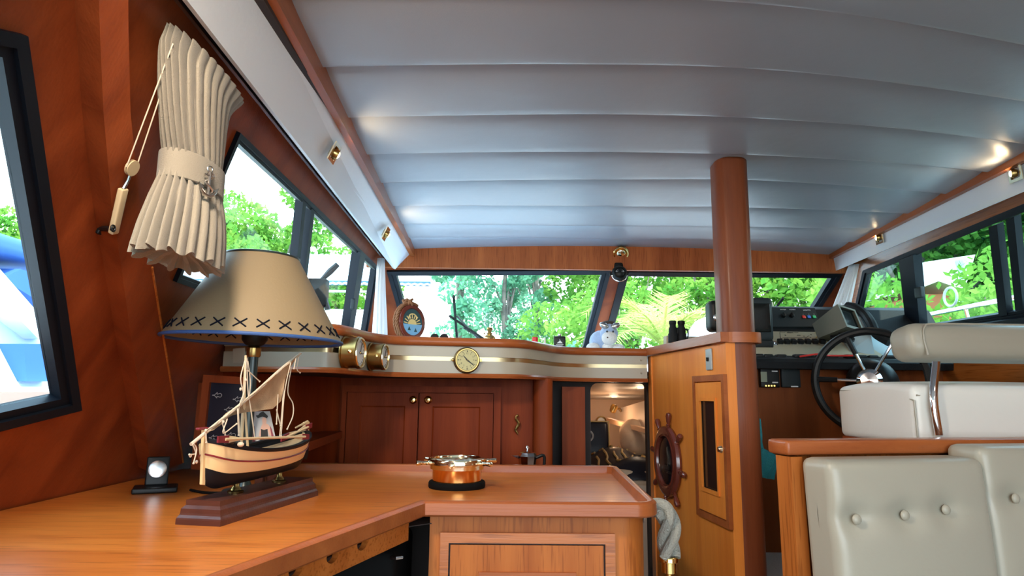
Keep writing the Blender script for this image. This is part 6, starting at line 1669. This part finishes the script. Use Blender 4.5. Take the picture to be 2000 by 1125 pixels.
# boathouse on the port side
bh = thing('boathouse','long white boathouse with pale blue metal roof seen through the port windows','building',(-6,15,zg))
bx0,bx1 = -13.0,-1.9
MB().box(((bx0+bx1)/2,17,.35),(bx1-bx0,4,3.1)).build('wall','boat_white',bh,smooth=None)
rz0,rz1 = atY(600,556,14.8).z, atY(600,497,16.6).z
rows = []
for t in (0,1):
    rows.append([Vector((bx0-.2+(bx1-bx0+.4)*i/160,14.8+(16.8-14.8)*t,rz0+(rz1-rz0)*t+(.025 if i%2 else 0))) for i in range(161)])
MB().surf(rows,thick=(0,0,.04)).build('roof','roof_metal',bh,smooth=None,fix=False)
MB().box(((bx0+bx1)/2,14.86,rz0+.06),(bx1-bx0+.4,.06,.10)).build('gutter','boat_blue',bh,smooth=None)
for k in range(12): MB().box((bx0+.5+k*.9,15.9,(rz0+rz1)/2+.06),(.55,.05,.05)).build('snow_guard','boat_blue',bh,smooth=None)
MB().box(((bx0+bx1)/2,14.95,rz0-.12),(bx1-bx0,.05,.05)).build('eaves_board','boat_grey',bh,smooth=None)
# white gabled house mirrored in the starboard glass, built as a solid stand-in
gb = thing('reflected_house','small white house with terracotta gable mirrored in the starboard window, built as a solid','building',(7.4,10.2,zg))
g0,g1,g2,g3 = atY(1832,592,7),atY(1836,548,10),atY(1880,560,10),atY(1880,592,10); gp_ = atY(1834,552,7)
cxg,czg = atY(1850,575,7).x,0
MB().box((cxg,7.75,(zg+atY(1850,572,7).z)/2),(.36,1.3,atY(1850,572,7).z-zg)).build('wall','terracotta',gb,smooth=None)
pk_ = atY(1833,549,6.95); e1_,e2_ = atY(1805,560,6.95),atY(1885,567,6.95)
MB().prism([e1_,pk_,e2_,e2_+Vector((0,0,.03)),pk_+Vector((0,0,.035)),e1_+Vector((0,0,.03))],(0,1.6,0)).build('roof','boat_white',gb,smooth=None)
cv = thing('reflection','pale blue grey boxy caravan in the starboard window, built as a solid body','reflection',(8.4,11.6,zg))  # solid stand-in for a pale boxy shape mirrored in the glass
q1_,q2_,q3_,q4_ = atY(1800,540,11.6),atY(1870,590,11.6),atY(1925,505,11.6),atY(1815,505,11.6)
MB().prism([atY(1805,512,8.9),atY(1905,497,8.9),atY(1890,545,8.9),atY(1884,566,8.9),atY(1806,552,8.9)],(0,.5,0)).build('body','boat_white',cv,smooth=None)
wq = MB().prism([atY(1866,508,8.87),atY(1884,505,8.87),atY(1890,540,8.87),atY(1876,545,8.87)],(0,.02,0)).build('window_pane','glass_tint',cv,smooth=None)
MB().box((atY(1850,580,9).x,9.15,(zg+atY(1850,560,9).z)/2),(.5,.4,atY(1850,558,9).z-zg)).build('chassis','boat_grey',cv,smooth=None)
# stainless guard rail outside starboard
ra,rb2 = atX(1705,636,2.62),atX(1968,584,2.62)
rdir = (ra-rb2).normalized()
gr_ = thing('guard_rail','polished stainless guard rail on the starboard side deck','rail',(2.62,3.,-.02))
s0 = ra+rdir*1.0; e0_ = rb2-rdir*.4
MB().tube([s0,e0_],.014,12).build('top_rail','chrome',gr_)
for px in (1885,1725):
    p = atX(px,600,2.62); p.z = ra.z+(rb2.z-ra.z)*((p.y-ra.y)/(rb2.y-ra.y)); MB().tube([p,Vector((2.66,p.y-.06,-.01))],.011,10).build('stanchion','chrome',gr_)
MB().tube([e0_,Vector((2.66,e0_.y,-.01))],.011,10).build('stanchion','chrome',gr_)
p = atX(1858,598,2.62); p.z += .0
MB().tube([p+Vector((0,.055*math.cos(a),.055+.055*math.sin(a))) for a in [2*math.pi*k/24 for k in range(24)]],.007,8,closed=True).build('ring','boat_grey',gr_)
# red and white strip lying on the outside sill
rs = MB().m('btn_red').prism([atY(1722,650,3.5),atY(1740,646,3.45),atY(1740,642,3.45),atY(1722,646,3.5)],(.02,0,0)).prism([atY(1744,645,3.4),atY(1764,641,3.35),atY(1764,637,3.35),atY(1744,641,3.4)],(.02,0,0)).build('reflector_strip'); tag(rs,'two red reflector strips low behind the first starboard pane','reflector')
# white radome on the foredeck
rdm = atY(1392,640,5.1); rd_ = thing('radome','white dome on the foredeck behind the pillar','dome',(rdm.x+.05,5.1,.17))
MB().lathe([(.24,0),(.30,.06),(.305,.20),(.28,.32),(.21,.42),(.10,.47),(0,.48)],36,Matrix.Translation((rdm.x+.08,5.1,.165))).build('dome_shell','boat_white',rd_)
# windscreen wipers
def wiper(pts_blade,pts_arm,label):
    t = thing('wiper',label,'wiper',tuple(hit(*pts_arm[0],(0,3.5,.667),(0,1,1.8))))
    g = lambda q_: hit(q_[0],q_[1],Vector((0,3.5,.667))-NF*.045,(0,1,1.8))
    MB().tube([g(q_) for q_ in pts_arm],.006,8).build('arm','black',t); MB().tube([g(q_) for q_ in pts_blade],.008,6).build('blade','rubber',t)
wiper([(886,578),(893,668)],[(940,668),(893,618)],'black windscreen wiper parked upright on the left pane')
wiper([(878,617),(945,662)],[(952,668),(905,640)],'black windscreen wiper lying slanted across the left pane')
wiper([(1519,596),(1530,582)],[(1515,600),(1524,590)],'small wiper over the dashboard behind the black monitor')
# black fixture outside the port window
bf = thing('boarding_light','black box shaped fixture with raised arm outside the port window','fixture',(-1.25,3.55,0)); bf.name = 'deck_fixture'
yb = 3.75
k0,k1 = atY(604,545,yb),atY(633,600,yb)
MB().rbox(((k0.x+k1.x)/2,yb,(k0.z+k1.z)/2),(abs(k1.x-k0.x)+.03,.08,abs(k0.z-k1.z)),.012).build('box_body','rubber',bf)
MB().tube([atY(626,549,yb),atY(645,530,yb),atY(660,516,yb)],[.012,.020,.016],8).build('arm','black',bf)
MB().tube([atY(633,575,yb),atY(640,605,yb)],[.012,.018],8).build('lower_arm','black',bf)
MB().tube([Vector(((k0.x+k1.x)/2,yb,(k0.z+k1.z)/2)),Vector(((k0.x+k1.x)/2-.0,yb+.0,.0))],.016,10).build('post','black',bf)
# neighbouring motor boat outside the near port window
nb = thing('motor_boat','white neighbouring motor boat with blue canvas outside the near port window','boat',(-4.2,4.6,-1.8))
yq = lambda px,py,X=-3.6: atX(px,py,X)
MB().prism([(-3.4,1.5,-1.8),(-3.4,7.5,-1.8),(-3.4,7.8,.02),(-3.4,1.5,.02)],(-2.4,0,0)).build('hull','boat_white',nb,smooth=None)
MB().prism([(-3.55,3.3,.02),(-3.55,6.6,.02),(-3.75,5.6,.50),(-3.8,3.8,.55)],(-1.9,0,0)).build('cabin','boat_grey',nb,smooth=None)
MB().prism([yq(-40,480),yq(100,640),yq(100,662),yq(75,662),yq(-40,540)],(-.9,0,0)).build('windscreen_frame','boat_white',nb,smooth=None)
MB().prism([yq(5,545,-3.65),yq(95,600,-3.65),yq(95,545,-3.65),yq(40,525,-3.65)],(-1.6,0,0)).build('canvas_cover','boat_blue',nb,smooth=None)
MB().prism([yq(48,672,-3.5),yq(100,672,-3.5),yq(100,745,-3.5),yq(52,745,-3.5)],(-.3,0,0)).build('side_canvas','boat_blue',nb,smooth=None)
MB().rbox((-4.4,4.7,1.05),(1.5,1.9,.16),.06).build('bimini','boat_blue',nb)
for y in (3.9,5.5): MB().tube([(-3.7,y,.05),(-3.75,y,1.0)],.02,8).build('bimini_pole','chrome',nb)
